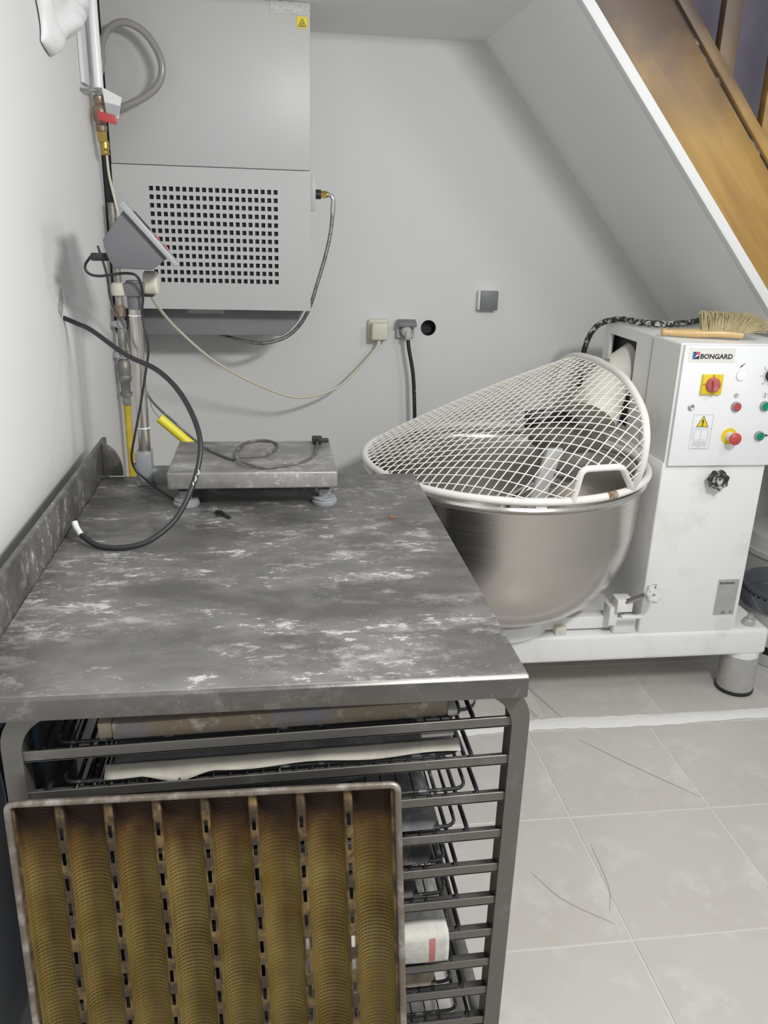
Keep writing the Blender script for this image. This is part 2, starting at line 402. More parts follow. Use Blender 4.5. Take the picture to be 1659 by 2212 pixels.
# ------------------------------------------------------------------ the room
XL, YB, YS = -.54, 3.40, 2.50
fl = G().box((XL-.02, -1.2, -.06), (3.4, YB+.1, -.0012)).done('floor', 'grout', None, 0, **ST)
fl.location.z = 0
TS = .4255
tile_mesh = G().box((-TS/2+.0018, -TS/2+.0018, -.012), (TS/2-.0018, TS/2-.0018, 0), .0015, 1).done('tile', 'tile', fl, 30)
first = True
def put_tile(x0, y0, x1, y1):
    global first
    cx, cy = (x0+x1)/2, (y0+y1)/2
    if first: o = tile_mesh; first = False; o.location = (cx, cy, 0)
    else: o = copy_of(tile_mesh, fl, (cx, cy, 0))
    o.scale = ((x1-x0)/TS, (y1-y0)/TS, 1)
    o.location.z = random.uniform(-.0004, .0004)
xs = [.822+i*TS for i in range(-3, 6)]
ys = [1.811+i*TS for i in range(-4, 1)] + [2.225]
for i in range(len(xs)-1):
    for j in range(len(ys)-1): put_tile(max(xs[i], XL), ys[j], xs[i+1], ys[j+1])
xs2 = [1.33+i*TS for i in range(-4, 5)]; ys2 = [2.29, 2.63, 2.63+TS, YB]
for i in range(len(xs2)-1):
    for j in range(3): put_tile(max(xs2[i], XL), ys2[j], xs2[i+1], ys2[j+1])
# ragged white plaster line left on the floor where a partition stood
g = G(); n = 70
for k in range(n):
    pass
def strip_fn(u, v):
    x = XL+.01+u*3.7
    e0 = 2.228+.006*math.sin(x*9)+random.uniform(-.004, .004); e1 = 2.290+.005*math.sin(x*7+1)+random.uniform(-.005, .005)
    return (x, e0+(e1-e0)*v, .0005+.0035*math.sin(PI*v)*random.uniform(.6, 1.2))
g.grid(strip_fn, 150, 4).done('plaster_line', 'plaster_strip', fl, 40, label='ragged white plaster line across the floor tiles')
# scuff marks drawn on the tiles
def scuff(pts, wd, z=.0012):
    P = spline([(p[0], p[1], z) for p in pts], 6); g = G(); L = []
    for i, p in enumerate(P):
        d = (P[min(i+1, len(P)-1)]-P[max(i-1, 0)]).normalized(); q = Vector((-d.y, d.x, 0))*wd*(.35+.65*math.sin(PI*(i+.5)/len(P)))
        L.append((g.bm.verts.new(p-q), g.bm.verts.new(p+q)))
    for a, b in zip(L, L[1:]): g.bm.faces.new((a[0], b[0], b[1], a[1]))
    g.done('scuff_mark', 'grime_line', fl, 0)
scuff([(.80, 2.62), (.83, 2.47), (.885, 2.31)], .0035); scuff([(.86, 2.66), (.92, 2.45), (.965, 2.30)], .0025)
scuff([(.74, 2.52), (.80, 2.42), (.88, 2.305)], .002); scuff([(.98, 2.17), (1.10, 2.02), (1.24, 1.86)], .0014)
scuff([(.84, 1.70), (.83, 1.55), (.80, 1.47)], .0011); scuff([(.645, 1.62), (.70, 1.52), (.80, 1.435)], .0013)

g = G()   # left wall
g.box((XL-.12, -1.2, 0), (XL, YB, 2.7))
wl = g.done('wall_left', 'wall_white', None, 0, **ST)
# chipped plaster patch where the black cable leaves the wall
g = G(); c = []
for k in range(12):
    a = 2*PI*k/12; rr = random.uniform(.75, 1.15); c.append((2.262+.030*rr*math.cos(a)+.012*math.sin(a), 1.366+.036*rr*math.sin(a)))
g.prism(c, 0, XL-.001, XL+.002).done('plaster_chip', 'plaster_chip', wl, 0, label='chipped grey plaster around the cable hole')

# back wall with a real round hole for the unused wall box
hx, hz, hr = .648, 1.178, .0315
g = G(); S = .06; NS = 32
xa, xb, za, zb = XL-.12, 3.4, 0, 2.30
for (x0, z0, x1, z1) in ((xa, za, hx-S, zb), (hx+S, za, xb, zb), (hx-S, za, hx+S, hz-S), (hx-S, hz+S, hx+S, zb)):
    g.poly([(x0, YB, z0), (x1, YB, z0), (x1, YB, z1), (x0, YB, z1)])
inner, outer, deep = [], [], []
for k in range(NS):
    a = 2*PI*k/NS; ca, sa = math.cos(a), math.sin(a); m_ = S/max(abs(ca), abs(sa))
    inner.append((hx+hr*ca, YB, hz+hr*sa)); outer.append((hx+m_*ca, YB, hz+m_*sa)); deep.append((hx+hr*ca, YB+.055, hz+hr*sa))
for k in range(NS):
    j = (k+1) % NS; g.poly([inner[k], outer[k], outer[j], inner[j]])
g.poly([(xa, YB+.13, za), (xb, YB+.13, za), (xb, YB+.13, zb), (xa, YB+.13, zb)])
wb = g.done('wall_back', 'wall_white', None, 0, recalc=False, **ST)
g = G()
g.lathe([(hr+.0005, -.002), (hr-.002, -.002), (hr-.002, .05), (.001, .052)], (hx, YB+.001, hz), 32, axis='y')
g.done('wall_box_hole', 'black', wb, 30, label='open round black wall box')
# stairs: soffit, white edge, wooden string and balusters
def zs(x): return 2.213-(x-.83)*1.145
xc = .811
g = G()
prof = [(XL, 2.235), (xc, 2.235), (2.72, zs(2.72)), (2.76, zs(2.72)+.02), (xc+.03, 2.275), (XL, 2.275)]
ce = g.prism(prof, 1, YS+.012, YB+.01).done('ceiling', 'soffit_paint', None, 0, **ST)
g = G()
g.prism([(.5, zs(.5)), (2.72, zs(2.72)), (2.72, zs(2.72)+.046), (.5, zs(.5)+.046)], 1, YS-.008, YS+.03, .003)
g.done('trim_1', 'trim_white', None, 30, **ST)
g = G()
g.prism([(.85, 2.31), (2.8, .14), (3.4, .14), (3.4, 3.4), (.2, 3.4), (.2, 2.31)], 1, YB-.02, YB-.005)
g.done('wall_upper', 'violet_wall', None, 0, **ST)
stair = thing('staircase', 'varnished wooden staircase string with balusters at the upper right', 'staircase', (1.5, YS+.02, 1.7))
def zt(x): return zs(x)+.047
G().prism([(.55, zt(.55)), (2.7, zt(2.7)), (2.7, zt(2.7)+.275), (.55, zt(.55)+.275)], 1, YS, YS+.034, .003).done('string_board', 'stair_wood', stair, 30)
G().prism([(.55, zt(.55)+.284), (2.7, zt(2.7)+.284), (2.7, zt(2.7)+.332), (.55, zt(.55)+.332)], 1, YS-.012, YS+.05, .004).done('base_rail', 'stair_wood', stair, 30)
G().prism([(.55, zt(.55)+.274), (2.7, zt(2.7)+.274), (2.7, zt(2.7)+.286), (.55, zt(.55)+.286)], 1, YS+.004, YS+.03).done('groove', 'dark_metal', stair, 0)
for k in range(8):
    x = .98+k*.168
    zb_ = zt(x)+.315
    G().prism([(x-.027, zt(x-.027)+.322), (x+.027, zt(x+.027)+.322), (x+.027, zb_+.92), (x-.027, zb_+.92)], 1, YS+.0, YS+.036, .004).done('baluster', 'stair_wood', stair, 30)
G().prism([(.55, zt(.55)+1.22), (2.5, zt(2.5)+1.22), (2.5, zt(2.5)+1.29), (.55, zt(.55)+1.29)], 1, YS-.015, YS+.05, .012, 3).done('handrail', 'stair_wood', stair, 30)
for k in range(9):
    x = .95+k*.175
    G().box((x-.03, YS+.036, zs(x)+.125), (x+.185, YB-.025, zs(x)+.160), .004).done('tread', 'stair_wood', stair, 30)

# ------------------------------------------------------------------ stainless work table
TX0, TX1, TY0, TY1, TZ = -.466, .404, 1.11, 2.24, .90
tb = thing('work_table', 'floury stainless steel work table with tray runners below and left upstand', 'table', (0, 1.7, 0))
top = G().box((TX0, TY0+.004, TZ-.012), (TX1, TY1, TZ), .004, 3).done('tabletop', 'table_steel', tb, 30)
g = G()
g.prism([(TY0, TZ-.041), (TY0, TZ-.006), (TY0+.006, TZ-.0005), (TY0+.012, TZ-.004), (TY0+.012, TZ-.041)], 0, TX0, TX1, .0015)
g.done('front_fold', 'fold_steel', tb, 30)
G().box((TX1-.012, TY0+.01, TZ-.046), (TX1, TY1, TZ-.008), .003).done('side_fold', 'fold_steel', tb, 30)
G().box((TX0, TY1-.012, TZ-.046), (TX1-.012, TY1, TZ-.012), .002).done('rear_fold', 'fold_steel', tb, 30)
# upstand along the wall with a rounded return at the far end
G().box((TX0-.012, TY0+.01, TZ-.03), (TX0, TY1+.08, TZ+.092), .002).done('upstand', 'splash_steel', tb, 30)
rp = [(TX0, TZ), (TX0+.052, TZ)]
for k in range(9):
    a = PI/2*k/8; rp.append((TX0+.052*math.cos(a), TZ+.012+.080*math.sin(a)))
G().prism(rp, 1, TY1+.004, TY1+.012, .001, 1).done('upstand_return', 'splash_steel', tb, 30)
# inverted-U tube frames, front and rear (square tube with rounded corners)
def uframe(y0, y1, name):
    X0, X1, zt_ = -.424, .418, .886; wd = .030; r0 = .085
    outer, inner = [], []
    def arc(cx, cz, r, a0, a1, n=8):
        return [(cx+r*math.cos(a0+(a1-a0)*i/n), cz+r*math.sin(a0+(a1-a0)*i/n)) for i in range(n+1)]
    outer = [(X0, 0)]+arc(X0+r0, zt_-r0, r0, PI, PI/2)+arc(X1-r0, zt_-r0, r0, PI/2, 0)+[(X1, 0)]
    ri = r0-.020
    inner = [(X1-wd, 0)]+arc(X1-wd-ri, zt_-.03-ri, ri, 0, PI/2)+arc(X0+wd+ri, zt_-.03-ri, ri, PI/2, PI)+[(X0+wd, 0)]
    g = G(); F0 = [g.bm.verts.new((x, y0, z)) for x, z in outer]; I0 = [g.bm.verts.new((x, y0, z)) for x, z in inner[::-1]]
    F1 = [g.bm.verts.new((x, y1, z)) for x, z in outer]; I1 = [g.bm.verts.new((x, y1, z)) for x, z in inner[::-1]]
    n = len(F0)
    for i in range(n-1):
        g.bm.faces.new((F0[i], F0[i+1], I0[i+1], I0[i])); g.bm.faces.new((F1[i+1], F1[i], I1[i], I1[i+1]))
        g.bm.faces.new((F0[i+1], F0[i], F1[i], F1[i+1])); g.bm.faces.new((I0[i], I0[i+1], I1[i+1], I1[i]))
    for a in (0, n-1): g.bm.faces.new((F0[a], I0[a], I1[a], F1[a]))
    es = [e for e in g.bm.edges if len(e.link_faces) == 2 and e.calc_face_angle(0) > 1.2]
    bmesh.ops.recalc_face_normals(g.bm, faces=g.bm.faces[:])
    bmesh.ops.bevel(g.bm, geom=es, offset=.004, segments=2, profile=.5, affect='EDGES')
    return g.done(name, 'tube_steel', tb, 40)
uframe(1.128, 1.168, 'front_frame'); uframe(2.165, 2.205, 'rear_frame')
LV = [.809, .733, .657, .577, .502, .427, .350, .277, .206, .128]
SAG = .024      # the runners sit slightly lower on the wall side
def zr(x, z): return z-SAG*(.385-x)
for z in LV:
    for (ya, yb_, yf) in ((1.132, 1.135, 1.162), (2.199, 2.202, 2.172)):
        xa_, xb_ = -.396, .390; g = G()
        g.prism([(xa_, zr(xa_, z)-.019), (xb_, zr(xb_, z)-.019), (xb_, zr(xb_, z)), (xa_, zr(xa_, z))], 1, ya, yb_, .0008, 1)
        g.prism([(xa_, zr(xa_, z)-.019), (xb_, zr(xb_, z)-.019), (xb_, zr(xb_, z)-.0165), (xa_, zr(xa_, z)-.0165)], 1, min(ya, yf), max(yb_, yf))
        g.done('runner', 'tube_steel', tb, 30)
for x in (-.40, .395):
    G().box((x-.012, 1.162, .05), (x+.012, 2.17, .075), .003).done('side_rail', 'tube_steel', tb, 30)

# black wire grids on the runners, numbered from the top
ORD = ['topmost', 'second from the top', 'third from the top', 'fourth from the top', 'fifth from the top', 'sixth from the top', 'seventh from the top', 'eighth from the top', 'ninth from the top', 'lowest']
XR = [.328, .330, .345, .332, .316, .322, .330, .320, .346, .362]
def wire_grid(i, z):
    x1 = XR[i]; x0 = x1-.70; y0, y1 = 1.1425, 2.193; zc = z-.0120
    t = thing('wire_grid', 'black wire cooling grid in the table rack, '+ORD[i], 'wire grid', ((x0+x1)/2, (y0+y1)/2, z), 'wire grids in the table rack')
    G().tube(fillet([(x0, y0, zc), (x1, y0, zc), (x1, y1, zc), (x0, y1, zc)], .018, 5, True), .0042, 8, True).done('outer_rod', 'dark_metal', t, 60)
    G().tube(fillet([(x0+.022, y0+.016, zc+.006), (x1-.020, y0+.016, zc+.006), (x1-.020, y1-.016, zc+.006), (x0+.022, y1-.016, zc+.006)], .022, 5, True), .0034, 8, True).done('inner_rod', 'dark_metal', t, 60)
    g = G(); k = 0; x = x0+.045
    while x < x1-.03:
        g.tube([(x, y0, zc+.003), (x, y1, zc+.003)], .0015, 5); x += .0272
    g.done('wires', 'dark_metal', t, 60)
for i, z in enumerate(LV): wire_grid(i, z)
# linen, boards and trays lying on the grids
def slab(name, label, cat, x0, x1, y0, y1, z0, h, m, wave=.004, drop=0., wx=22, droop_r=0.):
    t = thing(name, label, cat, ((x0+x1)/2, (y0+y1)/2, z0))
    ph = random.uniform(0, 6)
    def f(u, v, topside):
        x = x0+(x1-x0)*u; y = y0+(y1-y0)*v
        e = min(1., min(u, 1-u)*16, min(v, 1-v)*16); e = math.sqrt(max(0, 1-(1-e)**2))
        b = wave*(math.sin(x*wx*2+ph)+.6*math.sin(y*17+x*9+ph*2))
        z = z0+drop*max(0, 1-v*6)**2*-1
        return (x, y, z+(h+b)*e if topside else z)
    g = G(); g.grid(lambda u, v: f(u, v, True), 40, 20); g.grid(lambda u, v: f(u, v, False), 40, 20)
    bmesh.ops.remove_doubles(g.bm, verts=g.bm.verts[:], dist=.0004)
    g.done('cloth' if 'linen' in name else 'board', m, t, 60)
    return t
zg = -.0035
t = thing('proofing_board', 'brown dusty proofing board directly under the table top', 'board', (.02, 1.5, LV[0]+zg))
g = G().box((-.262, 1.152, LV[0]+zg), (.283, 1.75, LV[0]+zg+.030), .004, 2)
g.done('board', 'linen_brown', t, 40)
G().box((.283, 1.150, LV[0]+zg), (.30, 1.75, LV[0]+zg+.012), .003).done('board_edge', 'linen_white', t, 40)
G().box((-.285, 1.156, LV[0]+zg), (-.262, 1.75, LV[0]+zg+.030), .004).done('board_side', 'linen_beige', t, 40)
t = slab('linen_cloth', 'grey floured linen board with a white front hem, second shelf of the rack', 'cloth', -.275, .305, 1.168, 1.70, LV[1]+zg, .024, 'linen_grey', .0015)
def hem(u, v):
    x = -.282+.592*u; s = v
    flap = max(0, 1-abs(x+.165)/.055)
    y = 1.176-.024*s-.004*flap*s; z = LV[1]+zg+.014-.010*s**1.5-.020*flap*s*s+.003*math.sin(x*30)*s
    return (x, y, max(z, LV[1]-.02) if flap else max(z, LV[1]+zg+.001))
G().grid(hem, 50, 6).done('hem', 'linen_hem', t, 50, solid=.002)
G().box((.245, 1.172, LV[1]+zg+.0215), (.302, 1.60, LV[1]+zg+.028), .002).done('flour_patch', 'linen_white', t, 40)
t = thing('rolled_linen', 'grey rolled linen with curled floury end, third shelf of the rack', 'cloth', (.1, 1.3, LV[2]+zg))
g = G()
def roll(u, v):
    x = -.20+.50*u; r = .024-.006*u; a = PI*(1.15-1.3*v)
    return (x, 1.178+r*1.3*math.cos(a)+.07*u*u+.03*v, LV[2]+zg+.003+r*.9+.004*u+r*.95*math.sin(a)+.0022*math.sin(v*22+u*9))
g.grid(roll, 30, 18).done('cloth', 'linen_grey', t, 60, solid=.002)
g = G()
g.box((-.25, 1.26, LV[2]+zg), (.20, 1.60, LV[2]+zg+.012), .004).done('under_layer', 'linen_white', t, 40)
slab('linen_bundle', 'charcoal linen bundle with white edges, fourth shelf of the rack', 'cloth', -.26, .282, 1.152, 1.60, LV[3]+zg, .034, 'linen_grey', .004)
slab('linen_pad', 'dark matted linen pad, fifth shelf of the rack', 'cloth', -.26, .276, 1.152, 1.58, LV[4]+zg, .034, 'linen_dark', .004)
slab('linen_heap', 'blackened linen heap with frayed edge, sixth shelf of the rack', 'cloth', -.26, .250, 1.152, 1.60, LV[5]+zg, .030, 'linen_dark', .006)
t = thing('striped_linen', 'white linen with a red stripe hanging over the seventh runner', 'cloth', (.1, 1.3, LV[6]+zg))
def strl(u, v):
    x = .0+.304*u
    s = v*.44
    if s < .30: y = 1.46-s*1.12; z = LV[6]+zg+.016+.010*math.sin(x*55)*min(1, (.30-s)*10)
    else:
        q = (s-.30)/.14
        y = 1.124-.004*math.sin(q*PI)-.003; z = LV[6]+zg+.012-.060*q+.001*math.sin(x*40)
    return (x, y, z)
G().grid(strl, 40, 40).done('cloth', 'linen_white', t, 60, solid=.002)
def stripe(u, v):
    p = strl(.880+.036*u, .70+.30*v); return (p[0], p[1]-.0016, p[2]+.0012)
G().grid(stripe, 3, 16).done('stripe', 'linen_stripe', t, 60)
slab('linen_scrap', 'dark linen scraps, eighth shelf of the rack', 'cloth', -.24, .250, 1.155, 1.56, LV[7]+zg, .020, 'linen_dark', .005)
slab('pleated_linen', 'beige pleated linen, ninth shelf of the rack', 'cloth', -.22, .295, 1.152, 1.56, LV[8]+zg, .030, 'linen_beige', .006, wx=85)

# everything lying in the rack follows the slight slope of its runners
for o in [q for q in COL.objects if q.parent is None and q.name.split('.')[0] in ('wire_grid', 'proofing_board', 'linen_cloth', 'rolled_linen', 'linen_bundle', 'linen_pad', 'linen_heap', 'striped_linen', 'linen_scrap', 'pleated_linen')]:
    o.location.z -= SAG*(.385-o.location.x); o.rotation_euler.y = -math.atan(SAG)
# ------------------------------------------------------------------ baguette tray leaning on the table front
tray = thing('baguette_tray', 'golden burnt eight-channel baguette tray leaning upright against the table', 'baking tray', (-.11, 1.0, 0))
A = Vector((-.414, 1.092, .726))
udir = Vector((.996, -.076, .047)).normalized(); vdir = Vector((.036, -.134, -.99)); vdir = (vdir-udir*vdir.dot(udir)).normalized(); wdir = vdir.cross(udir)*-1
if wdir.y > 0: wdir = -wdir
LT = .726
# local: x=u, y=-w (into rack positive), z=-v
MT = Matrix((udir, -wdir, -vdir)).transposed().to_4x4(); MT.translation = A
tray.matrix_world = MT
def tpart(g, name, m, solid=0., smooth=50):
    bmesh.ops.recalc_face_normals(g.bm, faces=g.bm.faces[:])
    me = bpy.data.meshes.new(name); g.bm.to_mesh(me); g.bm.free(); me.materials.append(MATS[m])
    me.polygons.foreach_set('use_smooth', [True]*len(me.polygons)); me.set_sharp_from_angle(angle=math.radians(smooth))
    o = bpy.data.objects.new(name, me); COL.objects.link(o); o.parent = tray
    if solid: md = o.modifiers.new('thickness', 'SOLIDIFY'); md.thickness = solid; md.offset = 0
    return o
PW = .0742; CW = .0605
def channel(u0):
    def f(u, v):
        a = PI*u; vv = v*LT*1.0
        e = min(vv/.028, (LT-vv)/.028, 1.); e = .12+.88*math.sqrt(max(0, 1-(1-e)**2))
        return (u0+CW/2-CW/2*math.cos(a), .003+.0255*e*math.sin(a)**.85, -vv-.002)
    return f
for i in range(8):
    u0 = .0055+i*PW+(PW-CW)/2-.0035
    tpart(G().grid(channel(u0), 16, 60), 'channel', 'tray_gold', .001)
for i in range(9):
    ua = .0055+i*PW-(PW-CW)/2-.0035; ub = ua+(PW-CW)
    if i == 0: ua = .004
    if i == 8: ub = .596
    g = G(); us = [ua, ua+(ub-ua)*.28, ua+(ub-ua)*.72, ub]
    vz = [0.]; v = .045; mask = [False]
    while v < LT-.05:
        vz += [v, v+.022]; mask += [True, False]; v += .0445
    vz.append(LT); 
    # rows alternate solid / slot
    V = [[g.bm.verts.new((x, .003-.0022*math.sin(PI*(k)/3), -z)) for k, x in enumerate(us)] for z in vz]
    for r in range(len(vz)-1):
        for k in range(3):
            if k == 1 and r % 2 == 1 and 0 < i < 8: continue
            g.bm.faces.new((V[r][k], V[r][k+1], V[r+1][k+1], V[r+1][k]))
    tpart(g, 'ridge', 'tray_ridge', .001)
tpart(G().tube(fillet([(0, 0, 0), (.6, 0, 0), (.6, 0, -LT), (0, 0, -LT)], .012, 4, True), .0058, 10, True), 'rim_rod', 'tray_frame')

# blue plastic film bunched between table and wall
g = G()
def film(u, v):
    y = 1.178+.42*u; z = .004+.76*v
    return (-.452+.010*math.sin(y*31+z*6)+.004*math.sin(z*23+y*9), y, z)
g.grid(film, 40, 40).done('plastic_film', 'blue_film', None, 60, solid=.003, label='dark blue plastic film hanging between the table leg and the left wall', category='plastic film')

# ------------------------------------------------------------------ platform scale
sc = thing('platform_scale', 'bench scale with steel platform, post and grey tilted display on the table', 'scale', (-.05, 2.1, TZ))
PZ = 1.0
G().box((-.256, 1.932, PZ-.042), (.157, 2.235, PZ), .004, 3).done('platform', 'scale_steel', sc, 30)
G().box((-.235, 1.97, PZ-.060), (.14, 2.215, PZ-.040), .003).done('load_frame', 'dark_metal', sc, 30)
for x in (-.218, .128):
    for y in (1.985, 2.195):
        ft = G().lathe([(.001, 0), (.030, 0), (.032, .003), (.032, .010), (.027, .014), (.030, .016), (.029, .019), (.012, .021), (.012, .045), (.001, .045)], (x, y, TZ), 24).done('foot', 'grey_bracket', sc, 40)
        G().box((x-.015, y-.012, TZ+.024), (x+.015, y+.012, PZ-.045), .002).done('foot_block', 'grey_bracket', ft, 30)
# post socket bracket + arm to the platform
G().box((-.362, 2.145, TZ), (-.322, 2.195, TZ+.092), .003).done('post_socket', 'grey_bracket', sc, 30)
G().box((-.335, 2.15, TZ+.012), (-.25, 2.19, TZ+.045), .003).done('post_arm', 'grey_bracket', sc, 30)
G().cyl((-.367, 2.16, TZ+.06), (-.358, 2.16, TZ+.06), .006, n=10).done('clamp_screw', 'chrome', sc, 40)
G().cyl((-.339, 2.17, TZ+.05), (-.339, 2.17, 1.42), .0155, n=20).done('post', 'post_steel', sc, 60)
for z in (1.345, 1.055):
    G().tube([(-.339+.0165*math.cos(a), 2.17+.0165*math.sin(a), z) for a in [2*PI*k/16 for k in range(16)]], .0016, 6, True).done('cable_tie', 'label_white', sc, 60)
G().prism([(-.362, 1.425), (-.313, 1.425), (-.316, 1.392), (-.357, 1.392)], 1, 2.145, 2.195, .004).cyl((-.338, 2.17, 1.36), (-.338, 2.17, 1.43), .0185, n=18).done('display_neck', 'grey_plastic', sc, 30)
dsp = [(-.398, 1.527), (-.346, 1.594), (-.250, 1.490), (-.290, 1.461), (-.312, 1.424), (-.362, 1.424), (-.378, 1.464), (-.390, 1.488)]
dsp = [(-.398, 1.527), (-.346, 1.594), (-.250, 1.490), (-.290, 1.460), (-.378, 1.463), (-.390, 1.488)]
dp = G().prism(dsp, 1, 2.085, 2.265, .004).done('display_housing', 'grey_plastic', sc, 30)
G().box((-.430, 2.105, 1.478), (-.388, 2.130, 1.496), .004).done('connector', 'black_rubber', dp, 30)
u = Vector((.111, 0, -.126)).normalized(); nrm = Vector((.126, 0, .111)).normalized(); o_ = Vector((-.357, 0, 1.604))
q = [o_, o_+u*.182, o_+u*.182+nrm*.012, o_+nrm*.016]
fp = G().prism([(p.x, p.z) for p in q], 1, 2.070, 2.280, .003).done('front_panel', 'grey_light', sc, 30)
for k, (s0, s1, y0, y1, mm) in enumerate(((.03, .085, 2.09, 2.26, 'ink'), (.10, .115, 2.09, 2.13, 'red_dusty'), (.10, .115, 2.15, 2.19, 'red_dusty'), (.10, .115, 2.21, 2.25, 'red_dusty'), (.13, .145, 2.09, 2.13, 'red_dusty'), (.13, .145, 2.15, 2.19, 'red_dusty'), (.13, .145, 2.21, 2.25, 'red_dusty'))):
    b0 = o_+nrm*.0152; pp = [b0+u*s0, b0+u*s1, b0+u*s1+nrm*.0014, b0+u*s0+nrm*.0014]
    G().prism([(p.x, p.z) for p in pp], 1, y0, y1).done('screen' if k == 0 else 'key', mm, fp, 0)
# lead from display down the post to the load cell
RD = Matrix.Translation((-.338, 2.17, 0)) @ Matrix.Rotation(math.radians(7), 4, 'Z') @ Matrix.Translation((.338, -2.17, 0))
for o in [dp, fp]+list(dp.children)+list(fp.children):
    off = Matrix.Translation(wloc(o)); o.data.transform(off.inverted() @ RD @ off)
lead = [(-.425, 2.118, 1.487), (-.440, 2.12, 1.466), (-.435, 2.12, 1.449), (-.409, 2.12, 1.442), (-.345, 2.115, 1.450), (-.318, 2.118, 1.440), (-.313, 2.14, 1.395), (-.319, 2.145, 1.35), (-.311, 2.14, 1.299), (-.309, 2.14, 1.258), (-.323, 2.14, 1.188), (-.339, 2.14, 1.116), (-.357, 2.135, 1.042), (-.369, 2.135, .986), (-.362, 2.135, .950), (-.335, 2.125, .925), (-.297, 2.08, .912), (-.250, 2.02, .905), (-.228, 2.0, .925)]
G().tube(spline(lead, 6), .0032, 8).done('lead', 'cable_black', sc, 60)

# thick black cable out of the wall, hanging in a loop in front of the scale
cb = thing('loose_cable', 'thick black cable hanging in a loop from the left wall, bare end above the table', 'cable', (-.3, 1.9, TZ))
pts = [(-.545, 2.285, 1.325), (-.50, 2.25, 1.313), (-.453, 2.2, 1.301), (-.36, 2.1, 1.258), (-.271, 2.0, 1.236), (-.211, 1.92, 1.196), (-.172, 1.86, 1.133), (-.164, 1.82, 1.079), (-.181, 1.78, 1.015), (-.216, 1.74, .953), (-.268, 1.705, .917), (-.322, 1.69, .9065), (-.378, 1.70, .908), (-.419, 1.735, .920)]
G().tube(spline(pts, 8), .0062, 12).done('sheath', 'cable_black', cb, 60)
G().tube(spline([(-.419, 1.735, .920), (-.432, 1.752, .932), (-.437, 1.760, .942)], 5), [.0062]*5+[.0068]*6, 12).done('bare_end', 'white_spiral', cb, 60)
g = G()
for k in range(7):
    c_ = Vector((-.172-.0062*k, 1.795-.006*k, 1.045-.0125*k)); g.tube([c_+Vector((.005, -.004, .004)), c_+Vector((.0065, -.006, -.001)), c_+Vector((.003, -.0075, -.007))], .0016, 6)
g.done('white_marks', 'white_spiral', cb, 60)

# grey cable from the wall pipe down onto the platform, with small plug
gc = thing('grey_cable', 'thin grey cable draped down and coiled on the scale platform', 'cable', (-.1, 2.1, PZ))
pts = [(-.47, 2.45, 1.50), (-.444, 2.4, 1.432), (-.428, 2.35, 1.363), (-.391, 2.3, 1.301), (-.362, 2.26, 1.201), (-.326, 2.235, 1.119), (-.258, 2.2, 1.058), (-.196, 2.165, 1.012), (-.144, 2.09, 1.0042), (-.10, 2.036, 1.0042), (-.096, 2.10, 1.0045), (-.075, 2.200, 1.0045), (-.019, 2.222, 1.0045), (.012, 2.166, 1.0045), (-.024, 2.064, 1.006), (-.094, 2.027, 1.011), (-.035, 1.958, 1.005), (.033, 1.977, 1.004), (.094, 2.039, 1.004), (.117, 2.150, 1.004), (.121, 2.20, 1.008)]
G().tube(spline(pts, 8), .0033, 8).done('sheath', 'cable_dark', gc, 60)
G().box((.107, 2.196, 1.001), (.135, 2.222, 1.019), .004).box((.121, 2.185, 1.006), (.152, 2.197, 1.018), .003).done('plug', 'black_rubber', gc, 40)
ys_ = thing('yellow_sleeve', 'yellow plastic sleeve on a thin wire behind the scale platform', 'cable sleeve', (-.28, 2.36, 1.0))
G().cyl((-.322, 2.36, 1.037), (-.235, 2.36, .955), .0135, n=18).done('sleeve', 'yellow_sleeve', ys_, 50)
G().tube(spline([(-.345, 2.33, 1.12), (-.338, 2.35, 1.065), (-.318, 2.36, 1.033)], 6), .0014, 6).done('wire', 'cable_grey', ys_, 60)
# small black clip and crumbs lying on the table
ck = thing('black_clip', 'small black bent clip lying on the table in front of the scale', 'clip', (-.12, 1.9, TZ))
G().tube(spline([(-.142, 1.918, TZ+.004), (-.13, 1.908, TZ+.008), (-.116, 1.885, TZ+.006), (-.106, 1.876, TZ+.004)], 5), .004, 8).done('clip_body', 'black_rubber', ck, 50)
G().box((-.140, 1.895, TZ), (-.125, 1.912, TZ+.005), .001).done('clip_tab', 'black_rubber', ck, 30)
G().box((.279, 1.862, TZ), (.296, 1.869, TZ+.003), .0012).done('crumb', 'crumb', None, 30, label='tiny brown crust crumb near the table right edge', category='crumb')

# ------------------------------------------------------------------ wall-hung cooler cabinet
YC = 2.98
cab = thing('wall_cooler', 'tall white wall cabinet with a square-hole grille and grey base', 'cooler', (-.18, 3.2, 1.18))
CX0, CX1 = -.508, .1405
zsm = 1.741
G().box((CX0, YC+.02, 1.285), (CX1-.004, YB-.002, 2.234), .004).done('housing', 'cab_white', cab, 30)
G().box((CX0, YC, zsm+.0008), (CX1, YC+.022, 2.234), .003).done('upper_panel', 'cab_white', cab, 30)
